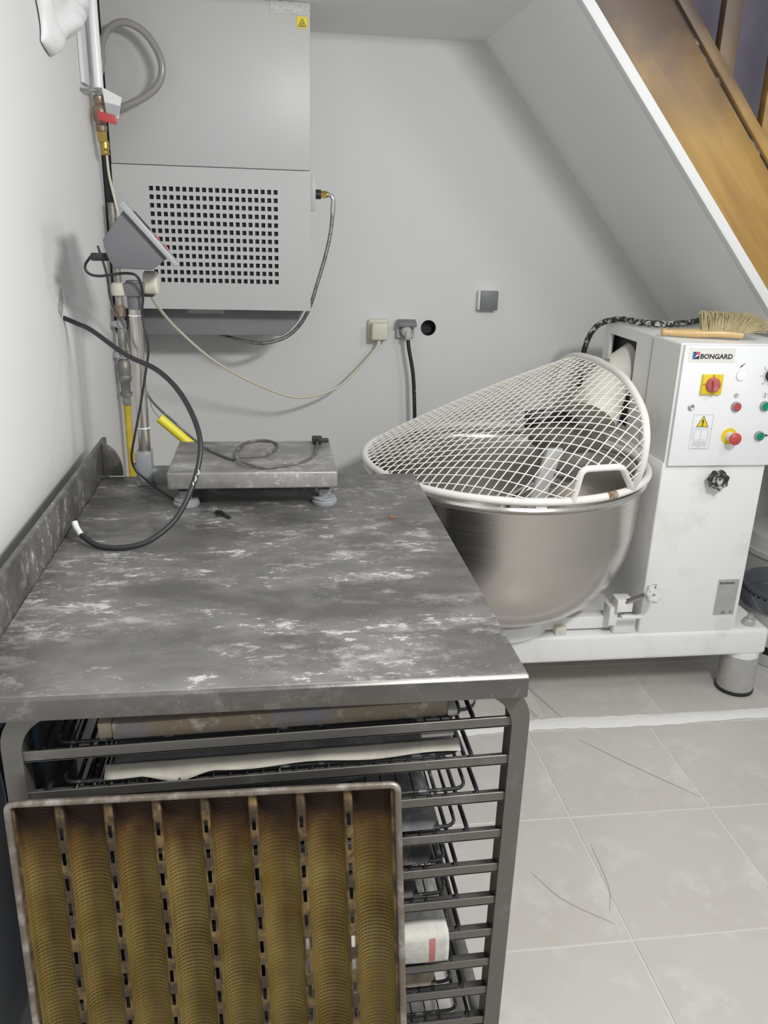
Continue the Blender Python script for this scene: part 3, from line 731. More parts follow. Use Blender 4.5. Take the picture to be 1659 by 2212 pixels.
# lower panel: real square perforations
g = G()
nx, nz = 20, 12; gx0, gx1, gz0, gz1 = -.386, .0225, 1.378, 1.670
hw, hh = .0066, .0072
xsG = [CX0]; 
for i in range(nx):
    c_ = gx0+(gx1-gx0)*i/(nx-1); xsG += [c_-hw, c_+hw]
xsG.append(CX1)
zsG = [1.281]
for j in range(nz):
    c_ = gz0+(gz1-gz0)*j/(nz-1); zsG += [c_-hh, c_+hh]
zsG.append(zsm-.0008)
def lay(y): return [[g.bm.verts.new((x, y, z)) for z in zsG] for x in xsG]
F = lay(YC-.001); Bk = lay(YC+.003)
NX, NZ = len(xsG)-1, len(zsG)-1
for i in range(NX):
    for j in range(NZ):
        hole = (i % 2 == 1 and j % 2 == 1)
        if not hole:
            g.bm.faces.new((F[i][j], F[i+1][j], F[i+1][j+1], F[i][j+1]))
            g.bm.faces.new((Bk[i][j+1], Bk[i+1][j+1], Bk[i+1][j], Bk[i][j]))
        else:
            c4 = [(i, j), (i+1, j), (i+1, j+1), (i, j+1)]
            for k in range(4):
                a, b_ = c4[k], c4[(k+1) % 4]; g.bm.faces.new((F[b_[0]][b_[1]], F[a[0]][a[1]], Bk[a[0]][a[1]], Bk[b_[0]][b_[1]]))
lp = g.done('lower_panel', 'cab_white', cab, 0, recalc=False)
G().box((CX0, YC+.003, 1.281), (CX0+.012, YC+.021, zsm-.002)).box((CX1-.012, YC+.003, 1.281), (CX1, YC+.021, zsm-.002)).box((CX0, YC+.003, 1.281), (CX1, YC+.021, 1.292)).done('panel_return', 'cab_white', cab, 0)
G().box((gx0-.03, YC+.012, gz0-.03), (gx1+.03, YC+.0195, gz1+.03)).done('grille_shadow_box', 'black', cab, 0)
# grey curved tray below
gp_ = [(-.50, 1.290), (.126, 1.290), (.118, 1.262), (.096, 1.226), (.064, 1.192), (.040, 1.177), (-.50, 1.177)]
gb = G().prism(gp_, 1, 3.10, YB-.002, .003).done('base_tray', 'cab_grey', cab, 30)
G().box((-.300, 3.0985, 1.255), (-.168, 3.100, 1.274)).done('label_strip', 'label_mottled', gb, 0)
# labels on the upper panel
G().box((.0145, YC-.0012, 2.198), (.1385, YC, 2.234)).done('rating_label', 'label_mottled', cab, 0)
wl_ = G().box((.098, YC-.0012, 2.162), (.131, YC, 2.194)).done('hazard_label', 'yellow', cab, 0)
def tri(cx, cz, s, y, wd, parent, m='ink'):
    P = [(cx-s, cz-s*.8), (cx+s, cz-s*.8), (cx, cz+s*.95)]
    Q = [(cx-s+wd*1.7, cz-s*.8+wd), (cx+s-wd*1.7, cz-s*.8+wd), (cx, cz+s*.95-wd*2.0)]
    g = G()
    for k in range(3):
        j = (k+1) % 3; g.poly([(P[k][0], y, P[k][1]), (P[j][0], y, P[j][1]), (Q[j][0], y, Q[j][1]), (Q[k][0], y, Q[k][1])])
    return g.done('warning_triangle', m, parent, 0, recalc=False)
tri(.1145, 2.176, .0135, YC-.0016, .0018, wl_)
g = G()
for dx in (-.004, 0, .004):
    g.tube([(.1145+dx, YC-.0016, 2.167), (.1135+dx, YC-.0016, 2.171), (.1155+dx, YC-.0016, 2.175), (.1145+dx, YC-.0016, 2.180 if dx == 0 else 2.177)], .0008, 4)
g.done('flame_symbol', 'ink', wl_, 0)
# side bracket with fitting and braided hose
br = G().box((CX1-.004, 3.03, 1.615), (CX1+.020, 3.09, 1.735), .002).done('side_bracket', 'cab_white', cab, 30)
G().cyl((.160, 3.06, 1.671), (.180, 3.06, 1.671), .016, n=18).done('gland', 'black_rubber', cab, 40)
G().cyl((.178, 3.06, 1.671), (.200, 3.06, 1.671), .0125, n=6).cyl((.199, 3.06, 1.671), (.206, 3.06, 1.671), .010, n=16).done('brass_nut', 'brass', cab, 40)
G().tube(spline([(.204, 3.06, 1.671), (.216, 3.06, 1.668), (.223, 3.06, 1.655), (.2235, 3.06, 1.632)], 6), .0075, 12).cyl((.2235, 3.06, 1.640), (.222, 3.06, 1.608), .0088, n=14).done('elbow', 'chrome', cab, 60)
hp = [(.222, 3.06, 1.612), (.214, 3.06, 1.54), (.194, 3.06, 1.455), (.165, 3.06, 1.36), (.149, 3.06, 1.309), (.130, 3.07, 1.262), (.100, 3.08, 1.215), (.057, 3.08, 1.178), (.0, 3.075, 1.158), (-.05, 3.08, 1.152), (-.13, 3.12, 1.160), (-.20, 3.18, 1.172), (-.26, 3.25, 1.185)]
G().tube(spline(hp, 8), .0068, 12).done('braided_hose', 'hose_braid', cab, 60)
G().box((XL+.004, YC+.012, 1.20), (CX0-.002, YC+.10, 2.234)).done('gap_strip', 'black', cab, 0)  # black strip filling the slot between cabinet and left wall

# ------------------------------------------------------------------ wall sockets, plate, cables
def socket_cream():
    t = thing('wall_socket', 'cream wall socket with the cream adapter plugged in', 'socket', (.435, YB, 1.13))
    G().box((.394, YB-.026, 1.128), (.476, YB-.001, 1.212), .008, 3).done('socket_box', 'cream_plastic', t, 30)
    ad = G().box((.404, YB-.075, 1.134), (.470, YB-.026, 1.202), .006, 3).done('adapter', 'cream_plastic', t, 30)
socket_cream()
t = thing('wall_socket', 'grey wall socket with raised flap and black plug, beside the round hole', 'socket', (.556, YB, 1.13))
G().box((.512, YB-.030, 1.138), (.586, YB-.001, 1.212), .005, 3).done('socket_box', 'socket_pale', t, 30)
G().lathe([(.001, -.001), (.030, -.001), (.031, .003)], (.549, YB-.031, 1.172), 28, axis='y').done('socket_face', 'socket_grey', t, 40)
fp_ = [(YB-.031, 1.216), (YB-.066, 1.202), (YB-.066, 1.186), (YB-.031, 1.199)]
G().prism(fp_, 0, .512, .588, .003).done('flap', 'socket_grey', t, 30)
t = thing('blank_plate', 'dark grey square blank plate on a white box, alone on the back wall', 'switch plate', (.90, YB, 1.26))
G().box((.846, YB-.032, 1.257), (.926, YB-.001, 1.333), .003).done('back_box', 'label_white', t, 30)
G().box((.854, YB-.040, 1.256), (.927, YB-.031, 1.334), .002).done('cover', 'socket_grey', t, 30)
t = thing('mixer_power_cable', 'floury black power cable hanging from the grey socket behind the bowl', 'cable', (.575, 3.3, .5))
pl = G().cyl((.549, YB-.036, 1.168), (.549, YB-.070, 1.168), .024, .020, n=20, bevel=.004).box((.540, YB-.085, 1.136), (.564, YB-.05, 1.178), .008, 3).done('plug', 'socket_pale', t, 40)
G().tube(spline([(.553, YB-.068, 1.140), (.558, YB-.07, 1.10), (.578, YB-.075, 1.0), (.588, YB-.08, .88), (.596, YB-.08, .74), (.605, YB-.09, .55), (.66, YB-.12, .35), (.80, YB-.16, .05)], 8), .0082, 10).done('sheath', 'black_rubber', t, 60)
t = thing('cream_cable', 'cream mains cable sagging across the back wall to the cream adapter', 'cable', (.1, 3.2, .98))
G().tube(spline([(.437, YB-.055, 1.136), (.430, YB-.06, 1.11), (.40, YB-.075, 1.075), (.343, YB-.11, 1.02), (.25, 3.23, .955), (.10, 3.15, .935), (-.05, 3.05, 1.002), (-.193, 2.92, 1.107), (-.296, 2.75, 1.235), (-.335, 2.55, 1.335), (-.335, 2.38, 1.40), (-.312, 2.26, 1.425)], 10), .0046, 10).done('sheath', 'cable_cream', t, 60)
G().tube([(.437, YB-.05, 1.145), (.436, YB-.055, 1.125), (.431, YB-.06, 1.108)], [.0085, .0075, .0055], 10).done('strain_relief', 'cream_plastic', t, 50)
t = thing('cream_connector', 'round cream connector box hanging behind the scale post', 'connector', (-.305, 2.27, 1.39))
G().cyl((-.322, 2.235, 1.420), (-.287, 2.235, 1.420), .030, n=26, bevel=.004).done('body', 'cream_plastic', t, 40)
G().box((-.325, 2.222, 1.386), (-.298, 2.24, 1.40), .002).done('tab', 'black_rubber', t, 30)

# ------------------------------------------------------------------ water pipe with valve, gas pipe on the left wall
t = thing('water_valve', 'brass ball valve with red lever on a white pipe, upper left wall', 'valve', (-.505, 2.86, 1.76))
px, py = -.508, 2.86
G().cyl((px, py, 1.945), (px, py, 2.20), .0155, n=18).done('white_pipe', 'enamel_clean', t, 60)
G().box((XL+.001, py-.10, 1.945), (XL+.012, py-.02, 2.20), .002).done('pipe_cover', 'trim_white', t, 30)
G().cyl((px, py, 1.925), (px, py, 1.948), .0155, n=6).cyl((px, py, 1.947), (px, py, 1.953), .012, n=16).done('nut', 'zinc', t, 30)
vb = G().lathe([(.010, 0), (.016, .004), (.018, .018), (.014, .024), (.021, .034), (.023, .052), (.021, .070), (.014, .078), (.018, .084), (.018, .100), (.012, .106)], (px, py, 1.822), 20, True).done('valve_body', 'bronze', t, 40)
G().cyl((px, py, 1.795), (px, py, 1.824), .0155, n=6).lathe([(.010, 0), (.014, .004), (.012, .012), (.015, .018), (.013, .026), (.015, .032), (.012, .042)], (px+.004, py+.006, 1.758), 18, True).done('nozzle', 'brass', t, 40)
G().cyl((px, py-.01, 1.866), (px+.012, py-.035, 1.866), .006, n=10).done('stem', 'zinc', t, 40)
G().prism([(px-.004, 1.880), (px+.052, 1.866), (px+.053, 1.842), (px+.0, 1.852)], 1, py-.045, py-.034, .003).done('lever', 'red', t, 30)
G().prism([(px+.016, 1.944), (px+.072, 1.918), (px+.058, 1.860), (px+.024, 1.872)], 1, py-.033, py-.031).done('tag', 'label_white', t, 0)
G().prism([(px+.022, 1.903), (px+.068, 1.894), (px+.057, 1.866), (px+.026, 1.874)], 1, py-.0345, py-.033).done('tag_print', 'ink_grey', t, 0)
G().tube(fillet([(XL, py-.12, 1.925), (XL+.02, py-.10, 1.925), (px, py-.02, 1.934)], .01), .004, 8).done('pipe_clip', 'zinc', t, 60)
t = thing('clear_hose', 'grey translucent hose looping in front of the white cabinet', 'hose', (-.42, 2.92, 1.9))
G().tube(spline([(-.515, 2.93, 1.99), (-.503, 2.93, 2.033), (-.500, 2.92, 2.071), (-.471, 2.91, 2.116), (-.422, 2.90, 2.133), (-.369, 2.90, 2.111), (-.331, 2.90, 2.061), (-.320, 2.90, 2.011), (-.337, 2.90, 1.965), (-.382, 2.895, 1.928), (-.461, 2.890, 1.891), (-.474, 2.895, 1.884)], 8), .0112, 14).done('tube', 'hose_clear', t, 60)
# crumpled plastic sheet wrapped round the pipe at the ceiling
g = G()
def lump(u, v):
    """loose sheet taped to the wall: sagging lower hem, puffed out, folded"""
    y = 2.315+.515*u
    zb_ = 1.972-.018*math.sin(PI*min(1, u/.35))+.135*max(0, u-.18)/.82+.09*max(0, u-.7)/.3
    z = zb_+(2.226-zb_)*v
    e = math.sin(PI*min(1, max(0, u)))**.45*min(1, (v/.22))**.5
    fold = .012*math.sin(16*u+5*v)+.009*math.sin(9*u-13*v+1)+.006*math.sin(31*u+17*v)
    return (XL+.004+max(0., e*(.048+fold)), y+.012*math.sin(11*v), z)
g.grid(lump, 60, 30)
g.done('plastic_wrap', 'plastic_sheet', None, 60, solid=.002, label='crumpled white plastic wrap bundled on the upper left wall', category='plastic wrap')
# gas pipe
t = thing('gas_pipe', 'yellow gas pipe with old valves and clamps on the left wall behind the scale post', 'pipe', (-.505, 2.92, 0))
gx, gy = -.506, 2.92
g_y = G().cyl((gx, gy, .02), (gx, gy, .960), .0125, n=16).done('yellow_pipe', 'yellow_pipe', t, 60)
G().cyl((gx, gy, .955), (gx, gy, .985), .0155, n=6).lathe([(.014, 0), (.022, .004), (.022, .014), (.016, .018), (.017, .050), (.022, .056), (.023, .070), (.017, .078)], (gx, gy, .985), 18, True).done('union', 'old_metal', t, 40)
G().cyl((gx, gy, 1.060), (gx, gy, 1.115), .015, n=8).lathe([(.015, 0), (.021, .008), (.024, .03), (.021, .052), (.015, .060)], (gx, gy, 1.055), 16, True).done('regulator', 'old_metal', t, 40)
G().cyl((gx, gy, 1.115), (gx, gy, 1.62), .0135, n=16).done('riser', 'old_metal', t, 60)
for z in (1.130, 1.235):
    c_ = G().cyl((gx, gy, z-.012), (gx, gy, z+.012), .0195, n=16).box((XL, gy-.012, z-.010), (gx-.012, gy+.012, z+.010), .002).done('wall_clamp', 'zinc', t, 40)
    G().cyl((gx-.012, gy-.022, z), (gx-.012, gy-.034, z), .006, n=6).done('clamp_bolt', 'chrome', c_, 30)
G().lathe([(.014, 0), (.020, .006), (.021, .035), (.015, .042)], (gx, gy, 1.255), 16, True).done('collar', 'bronze', t, 40)
G().lathe([(.015, 0), (.023, .005), (.025, .022), (.023, .04), (.015, .046)], (gx, gy, 1.325), 16, True).done('pale_fitting', 'cream_plastic', t, 40)
t = thing('sensor_wire', 'thin cream wire running down beside the black gap strip', 'cable', (-.51, 2.9, 1.5))
G().tube(spline([(-.508, 2.91, 1.775), (-.503, 2.90, 1.70), (-.490, 2.90, 1.62), (-.480, 2.88, 1.57), (-.472, 2.80, 1.50)], 8), .0040, 8).done('sheath', 'cable_cream', t, 60)

# ------------------------------------------------------------------ spiral mixer
BX, BY = .764, 2.56
mx = thing('spiral_mixer', 'large white spiral dough mixer with steel bowl and wire guard', 'mixer', (1.2, 2.65, 0))
# base, feet
G().box((.585, 2.378, .165), (1.735, 2.90, .268), .016, 4).done('base', 'enamel', mx, 40)
for (x, y) in ((1.672, 2.432), (.625, 2.432), (1.672, 2.84), (.625, 2.84)):
    f_ = G().lathe([(.064, .004), (.064, .150)], (x, y, 0), 32, True).done('foot', 'label_silver', mx, 40)
    G().lathe([(.001, 0), (.066, 0), (.067, .004), (.067, .013), (.064, .014)], (x, y, 0), 32).done('rubber_ring', 'black_rubber', f_, 40)
    G().lathe([(.062, .148), (.062, .168)], (x, y, 0), 32, True).done('foot_collar', 'enamel', f_, 40)
    G().lathe([(.001, 0), (.020, 0), (.021, .004), (.021, .022), (.017, .026), (.001, .026)], (x, y-.015, .266), 16).cyl((x, y-.015, .290), (x, y-.015, .308), .0105, n=6).done('anchor_nut', 'label_silver', f_, 30)
# column + control box
G().box((1.242, 2.385, .262), (1.600, 2.96, .880), .006, 3).done('column', 'enamel', mx, 30)
# control box shell with a real opening on its left face for the arm
oy0, oy1, oz0, oz1 = 2.70, 2.93, .92, 1.222
g = G()
bx0, bx1, by0, by1, bz0, bz1 = 1.246, 1.640, 2.386, 2.985, .872, 1.262
g.box((bx0+.012, by0, bz0), (bx1, by1, bz0+.012)).box((bx0+.0, by0, bz1-.012), (bx1, by1, bz1), .004).box((bx1-.012, by0, bz0+.012), (bx1, by1, bz1-.012)).box((bx0+.012, by1-.012, bz0+.012), (bx1-.012, by1, bz1-.012))
g.box((bx0, by0, bz0), (bx0+.012, oy0, bz1-.008)).box((bx0, oy1, bz0), (bx0+.012, by1, bz1-.008)).box((bx0, oy0, oz1), (bx0+.012, oy1, bz1-.008)).box((bx0, oy0, bz0), (bx0+.012, oy1, oz0))
g.done('control_box', 'enamel', mx, 30)
G().box((bx0+.030, oy0-.04, oz0-.02), (bx0+.034, oy1+.03, oz1+.015)).done('opening_shade_plate', 'black', mx, 0)  # black plate put in as the shade inside the arm opening
G().box((bx0-.0015, 2.575, bz0+.01), (bx0+.001, 2.580, bz1-.01)).done('seam', 'grey_light', mx, 0)
pn = G().box((1.252, 2.370, .874), (1.640, 2.388, 1.258), .003).done('control_panel', 'enamel_clean', mx, 30)
PY = 2.370
# logo sticker
G().box((1.266, PY-.0008, 1.206), (1.418, PY, 1.250)).done('logo_sticker', 'label_cream', pn, 0)
lg = (1.279, 1.216)
s_ = .022
G().poly([(lg[0], PY-.0014, lg[1]), (lg[0]+s_, PY-.0014, lg[1]), (lg[0]+s_, PY-.0014, lg[1]+s_), (lg[0], PY-.0014, lg[1]+s_)]).done('logo_square', 'ink', pn, 0)
G().poly([(lg[0], PY-.0018, lg[1]), (lg[0]+s_*.35, PY-.0018, lg[1]), (lg[0]+s_*.25, PY-.0018, lg[1]+s_*.5), (lg[0]+s_*.45, PY-.0018, lg[1]+s_*.75), (lg[0], PY-.0018, lg[1]+s_*.9)]).done('logo_blue', 'logo_blue', pn, 0)
G().poly([(lg[0]+s_*.40, PY-.0018, lg[1]+s_), (lg[0]+s_, PY-.0018, lg[1]+s_), (lg[0]+s_, PY-.0018, lg[1]+s_*.2), (lg[0]+s_*.8, PY-.0018, lg[1]+s_*.55), (lg[0]+s_*.5, PY-.0018, lg[1]+s_*.62)]).done('logo_red', 'logo_red', pn, 0)
G().poly([(lg[0]+s_*.28, PY-.0021, lg[1]+s_*.22), (lg[0]+s_*.62, PY-.0021, lg[1]+s_*.34), (lg[0]+s_*.98, PY-.0021, lg[1]+s_*.72), (lg[0]+s_*.5, PY-.0021, lg[1]+s_*.58)]).done('logo_white', 'label_white', pn, 0)
text('BONGARD', .0205, (1.3035, PY-.0012, 1.2175), 'ink', pn, 'brand_lettering', .0006, sx=1.06)
# main switch
G().box((1.320, PY-.012, 1.108), (1.386, PY, 1.170), .0015).done('switch_plate', 'yellow', pn, 30)
G().lathe([(.001, -.012), (.0205, -.012), (.023, -.006), (.0235, 0)], (1.353, PY-.012, 1.139), 28, axis='y').done('switch_disc', 'red_dusty', pn, 40)
G().prism([(1.346, 1.119), (1.360, 1.119), (1.363, 1.155), (1.353, 1.163), (1.343, 1.155)], 1, PY-.036, PY-.022, .003).done('switch_handle', 'red_dusty', pn, 30)
text('0', .010, (1.350, PY-.0125, 1.1625), 'ink', pn, 'switch_mark'); text('1', .010, (1.376, PY-.0125, 1.135), 'ink', pn, 'switch_mark')
text('M', .008, (1.3215, PY-.0125, 1.137), 'ink', pn, 'switch_mark')
# indicator lamp and lightning symbol
G().lathe([(.0150, -.005), (.0165, -.004), (.0170, 0)], (1.449, PY, 1.167), 28, axis='y').done('lamp_bezel', 'cream_head', pn, 40)
G().lathe([(.001, -.012), (.010, -.010), (.0140, -.005), (.0150, -.003)], (1.449, PY, 1.167), 28, axis='y').done('indicator_lamp', 'lamp_glow', pn, 40)
G().poly([(1.4545, PY-.001, 1.2035), (1.4575, PY-.001, 1.2035), (1.448, PY-.001, 1.1965), (1.4515, PY-.001, 1.1965), (1.437, PY-.001, 1.1875), (1.444, PY-.001, 1.1945), (1.4405, PY-.001, 1.1945)]).done('lightning_symbol', 'ink', pn, 0)
# dial with scale
dc = (1.549, 1.167)
G().lathe([(.001, -.020), (.015, -.020), (.0165, -.017), (.0185, 0)], (dc[0], PY, dc[1]), 28, axis='y').done('timer_dial', 'ink', pn, 40)
g = G()
for k in range(31):
    a = math.radians(-140+280*k/30)+PI/2; r0, r1 = .021, (.029 if k % 5 == 0 else .025)
    p0 = Vector((dc[0]+r0*math.cos(a), PY-.0006, dc[1]+r0*math.sin(a))); p1 = Vector((dc[0]+r1*math.cos(a), PY-.0006, dc[1]+r1*math.sin(a)))
    g.tube([p0, p1], .0005, 4)
g.done('dial_marks', 'ink', pn, 0)
for k in range(7):
    a = math.radians(140-280*k/6)+PI/2
    text(str(k), .008, (dc[0]+.034*math.cos(a)-.002, PY-.0006, dc[1]+.034*math.sin(a)-.003), 'ink', pn, 'dial_number')
def push(x, z, m, name):
    G().lathe([(.0125, -.010), (.0150, -.009), (.0160, -.004), (.0160, 0)], (x, PY, z), 28, axis='y').done(name+'_bezel', 'grey_light', pn, 40)
    G().lathe([(.001, -.011), (.0110, -.011), (.0125, -.0085)], (x, PY, z), 28, axis='y').done(name, m, pn, 40)
push(1.449, 1.068, 'red', 'stop_button'); push(1.546, 1.070, 'green', 'start_button'); push(1.546, .973, 'green', 'jog_button')
def ring2(x, z, r0, r1, m, name):
    g = G(); n = 28
    for k in range(n):
        a, b_ = 2*PI*k/n, 2*PI*(k+1)/n
        g.poly([(x+r*math.cos(q), PY-.001, z+r*math.sin(q)) for r, q in ((r0, a), (r1, a), (r1, b_), (r0, b_))])
    g.done(name, m, pn, 0)
ring2(1.444, 1.103, .0038, .0054, 'ink', 'stop_symbol'); ring2(1.444, 1.103, .0076, .0083, 'ink_grey', 'symbol_ring')
ring2(1.542, 1.104, .0076, .0085, 'ink_grey', 'symbol_ring'); G().box((1.5412, PY-.001, 1.098), (1.5430, PY, 1.110)).done('start_symbol', 'ink', pn, 0)
for x in (1.567, 1.577):
    G().poly([(x, PY-.001, .969), (x+.010, PY-.001, .974), (x, PY-.001, .979)]).done('arrow_symbol', 'ink', pn, 0)
# emergency stop
G().lathe([(.001, -.002), (.026, -.002), (.0265, 0)], (1.444, PY, .972), 32, axis='y').done('emergency_disc', 'yellow', pn, 40)
G().lathe([(.013, -.030), (.014, -.012), (.0155, 0)], (1.444, PY-.002, .972), 24, axis='y').done('emergency_stem', 'cream_head', pn, 40)
G().lathe([(.001, -.045), (.014, -.044), (.0195, -.039), (.0195, -.033), (.012, -.029)], (1.444, PY-.002, .972), 28, axis='y').done('emergency_button', 'red', pn, 40)
G().lathe([(.004, -.004), (.0075, -.006), (.0105, -.004), (.011, 0)], (1.299, PY, 1.066), 18, axis='y').done('lock', 'zinc', pn, 40)
# warning label
lx0, lx1, lz0, lz1 = 1.3135, 1.380, .930, 1.042
g = G()
for a, b_ in (((lx0, lz0), (lx1, lz0)), ((lx1, lz0), (lx1, lz1)), ((lx1, lz1), (lx0, lz1)), ((lx0, lz1), (lx0, lz0)), ((lx0, .9975), (lx1, .9975))):
    g.tube([(a[0], PY-.0005, a[1]), (b_[0], PY-.0005, b_[1])], .0005, 4)
# open book pictogram
for pl_ in ([(1.324, .961), (1.324, .992), (1.337, .994), (1.3465, .990), (1.356, .994), (1.369, .992), (1.369, .961), (1.3465, .961), (1.324, .961)], [(1.3465, .990), (1.3465, .961)], [(1.321, .988), (1.319, .957), (1.374, .957), (1.372, .988)]):
    g.tube([(x, PY-.0005, z) for x, z in pl_], .0004, 4)
g.done('warning_label_lines', 'ink_grey', pn, 0)
wt = G().poly([(1.3275, PY-.0006, 1.003), (1.3675, PY-.0006, 1.003), (1.3475, PY-.0006, 1.038)]).done('warning_sign', 'yellow', pn, 0)
P_ = [(1.3265, 1.0022), (1.3685, 1.0022), (1.3475, 1.0395)]; Q_ = [(1.3290, 1.0038), (1.3660, 1.0038), (1.3475, 1.0362)]
g = G()
for k in range(3):
    j = (k+1) % 3; g.poly([(P_[k][0], PY-.0009, P_[k][1]), (P_[j][0], PY-.0009, P_[j][1]), (Q_[j][0], PY-.0009, Q_[j][1]), (Q_[k][0], PY-.0009, Q_[k][1])])
g.done('warning_border', 'ink', pn, 0, recalc=False)
text('!', .028, (1.3437, PY-.0010, 1.0060), 'ink', pn, 'warning_mark', .0008)
g = G()
for k, (a, b_) in enumerate(((.010, .055), (.006, .060), (.010, .055), (.005, .061), (.027, .036), (.008, .057))):
    z = .953-.0040*k
    g.box((lx0+a, PY-.0006, z-.0006), (lx0+b_, PY-.0001, z+.0006))
g.done('label_print', 'ink_grey', pn, 0)
# nameplate on the column
npl = G().box((1.508, 2.3835, .328), (1.584, 2.3855, .462)).done('nameplate', 'label_silver', mx, 0)
text('BONGARD', .0105, (1.514, 2.3830, .445), 'ink', npl, 'plate_lettering', .0002, sx=1.05)
text('CE', .012, (1.536, 2.3830, .333), 'ink', npl, 'ce_mark')
ring_ = G()
for cz_ in (.3355, .3415):
    ring_.tube([(1.570+.0028*math.cos(2*PI*k/12), 2.3833, cz_+.0028*math.sin(2*PI*k/12)) for k in range(12)], .0006, 4, True)
ring_.done('plate_symbol', 'ink', npl, 0)
g = G()
for k in range(9):
    z = .434-.006*k; L_ = random.choice((.03, .022, .05, .016))
    g.box((1.514, 2.3828, z-.0007), (1.514+L_, 2.3836, z+.0007))
    if k in (1, 2, 3, 6): g.box((1.562, 2.3828, z-.0007), (1.576, 2.3836, z+.0007))
g.done('plate_print', 'ink_grey', npl, 0)
# hand knobs
def knob(c, d, r, m, name, parent, h=.022):
    c = Vector(c); d = Vector(d).normalized(); g = G(); u_ = d.orthogonal().normalized(); v_ = d.cross(u_)
    n = 28; rings = []
    for (hh_, k_) in ((-h/2, .72), (-h/2+.004, 1.), (h/2-.005, 1.), (h/2, .82)):
        rings.append([g.bm.verts.new(c+d*hh_+(u_*math.cos(2*PI*j/n)+v_*math.sin(2*PI*j/n))*r*k_*(1+.09*math.cos(7*2*PI*j/n))) for j in range(n)])
    for a, b_ in zip(rings, rings[1:]):
        for j in range(n): g.bm.faces.new((a[j], a[(j+1) % n], b_[(j+1) % n], b_[j]))
    g.bm.faces.new(rings[0][::-1]); g.bm.faces.new(rings[-1])
    return g.done(name, m, parent, 40)
k1 = knob((1.423, 2.352, .831), (0, -1, 0), .031, 'black_floury', 'hand_knob', mx, .03)
G().cyl((1.423, 2.366, .831), (1.423, 2.386, .831), .010, n=12).done('knob_shaft', 'chrome', k1, 40)
k2 = knob((1.232, 2.300, .458), (.25, -1, .35), .030, 'knob_flour', 'bowl_lock_knob', mx, .024)
G().cyl((1.226, 2.312, .454), (1.165, 2.352, .405), .0085, n=12).done('knob_rod', 'brushed', k2, 40)
g = G().box((1.135, 2.345, .370), (1.190, 2.40, .415), .003).box((1.120, 2.365, .310), (1.150, 2.42, .380), .004).box((1.15, 2.33, .352), (1.225, 2.345, .362), .002).box((1.150, 2.385, .268), (1.230, 2.42, .330), .006)
g.done('bowl_lock_clamp', 'enamel', mx, 40)
G().box((.90, 2.41, .278), (1.15, 2.46, .325), .005).done('bowl_cradle', 'enamel', mx, 30)
G().lathe([(.001, 0), (.21, 0), (.21, .05), (.18, .070), (.001, .070)], (BX, BY, .268), 48).done('turntable', 'enamel', mx, 40)
G().box((.945, 2.388, .266), (.985, 2.44, .300), .004).cyl((.965, 2.385, .284), (.965, 2.392, .284), .006, n=6).done('cradle_stop', 'cream_head', mx, 30)
# bowl
prof = [(.001, .318), (.20, .318), (.215, .314), (.262, .326), (.312, .356), (.355, .398), (.390, .448), (.418, .510), (.437, .580), (.447, .660), (.452, .806), (.456, .814), (.465, .818), (.469, .826), (.465, .834), (.458, .832), (.449, .822), (.444, .806), (.439, .660), (.428, .582), (.408, .515), (.380, .455), (.345, .408), (.30, .368), (.255, .340), (.20, .330), (.001, .326)]
fine = [(r_, h_ if h_ > .66 else .66-(.66-h_)*.915) for r_, h_ in prof]
G().lathe(fine, (BX, BY, 0), 96).done('bowl', 'bowl_steel', mx, 50)
G().lathe([(.236, .338), (.242, .342), (.236, .347)], (BX, BY, 0), 64).done('bowl_foot_ring', 'guard_white', mx, 50)
# guard: ring, arch, mesh, handle
RZ, RR = .855, .466
gd = G().tube([(BX+RR*math.cos(2*PI*k/96), BY+RR*math.sin(2*PI*k/96), RZ) for k in range(96)], .0118, 12, True).done('guard_ring', 'guard_white', mx, 60)
XA = 1.055; HA = .324
def halfw(x): return math.sqrt(max(0., RR*RR-(x-BX)**2))
def secth(x): return max(0., HA*(x-(BX-RR))/(XA-(BX-RR)))
AP = spline([(1., 0, 0), (1.11, .19, 0), (1.15, .387, 0), (1.125, .58, 0), (.985, .765, 0), (.574, .950, 0), (0., 1.0, 0)], 6)
AP += [Vector((-p.x, p.y, 0)) for p in AP[-2::-1]]
def spt(x, th):
    """guard section: half ellipse at the nose blending into the bulging arch"""
    w_, h_ = halfw(x), secth(x); t_ = ((x-(BX-RR))/(XA-(BX-RR)))**1.6
    q = th/PI*(len(AP)-1); k = min(int(q), len(AP)-2); p = AP[k].lerp(AP[k+1], q-k)
    yn = math.cos(th)*(1-t_)+p.x*t_; zn = math.sin(th)*(1-t_)+p.y*t_
    return Vector((x, BY-w_*yn, RZ+h_*zn))
arch = [spt(XA, PI*k/48) for k in range(49)]
G().tube(arch, .0118, 12).done('guard_arch', 'guard_white', gd, 60)
g = G(); xl = BX-RR; slope = math.sqrt(1+(HA/(XA-xl))**2)
NXS = 80; tabs = []
for i in range(NXS+1):
    x = xl+.004+(XA-xl-.004)*i/NXS
    pts_ = [spt(x, PI*k/64) for k in range(65)]
    acc = [0.]
    for a, b_ in zip(pts_, pts_[1:]): acc.append(acc[-1]+(b_-a).length)
    mid = acc[32]; tabs.append((x, pts_, [v-mid for v in acc]))
KW = .74; pitch = .0288*math.sqrt(1+KW*KW)/KW
def at_s(tab, s):
    x, P, S_ = tab
    if s < S_[0] or s > S_[-1]: return None
    for k in range(64):
        if S_[k+1] >= s:
            t_ = (s-S_[k])/max(1e-9, S_[k+1]-S_[k]); return P[k].lerp(P[k+1], t_)
HP = [(.840, -.005), (.850, .104), (.970, .108), (1.052, -.005)]     # service opening (x, height up the mesh)
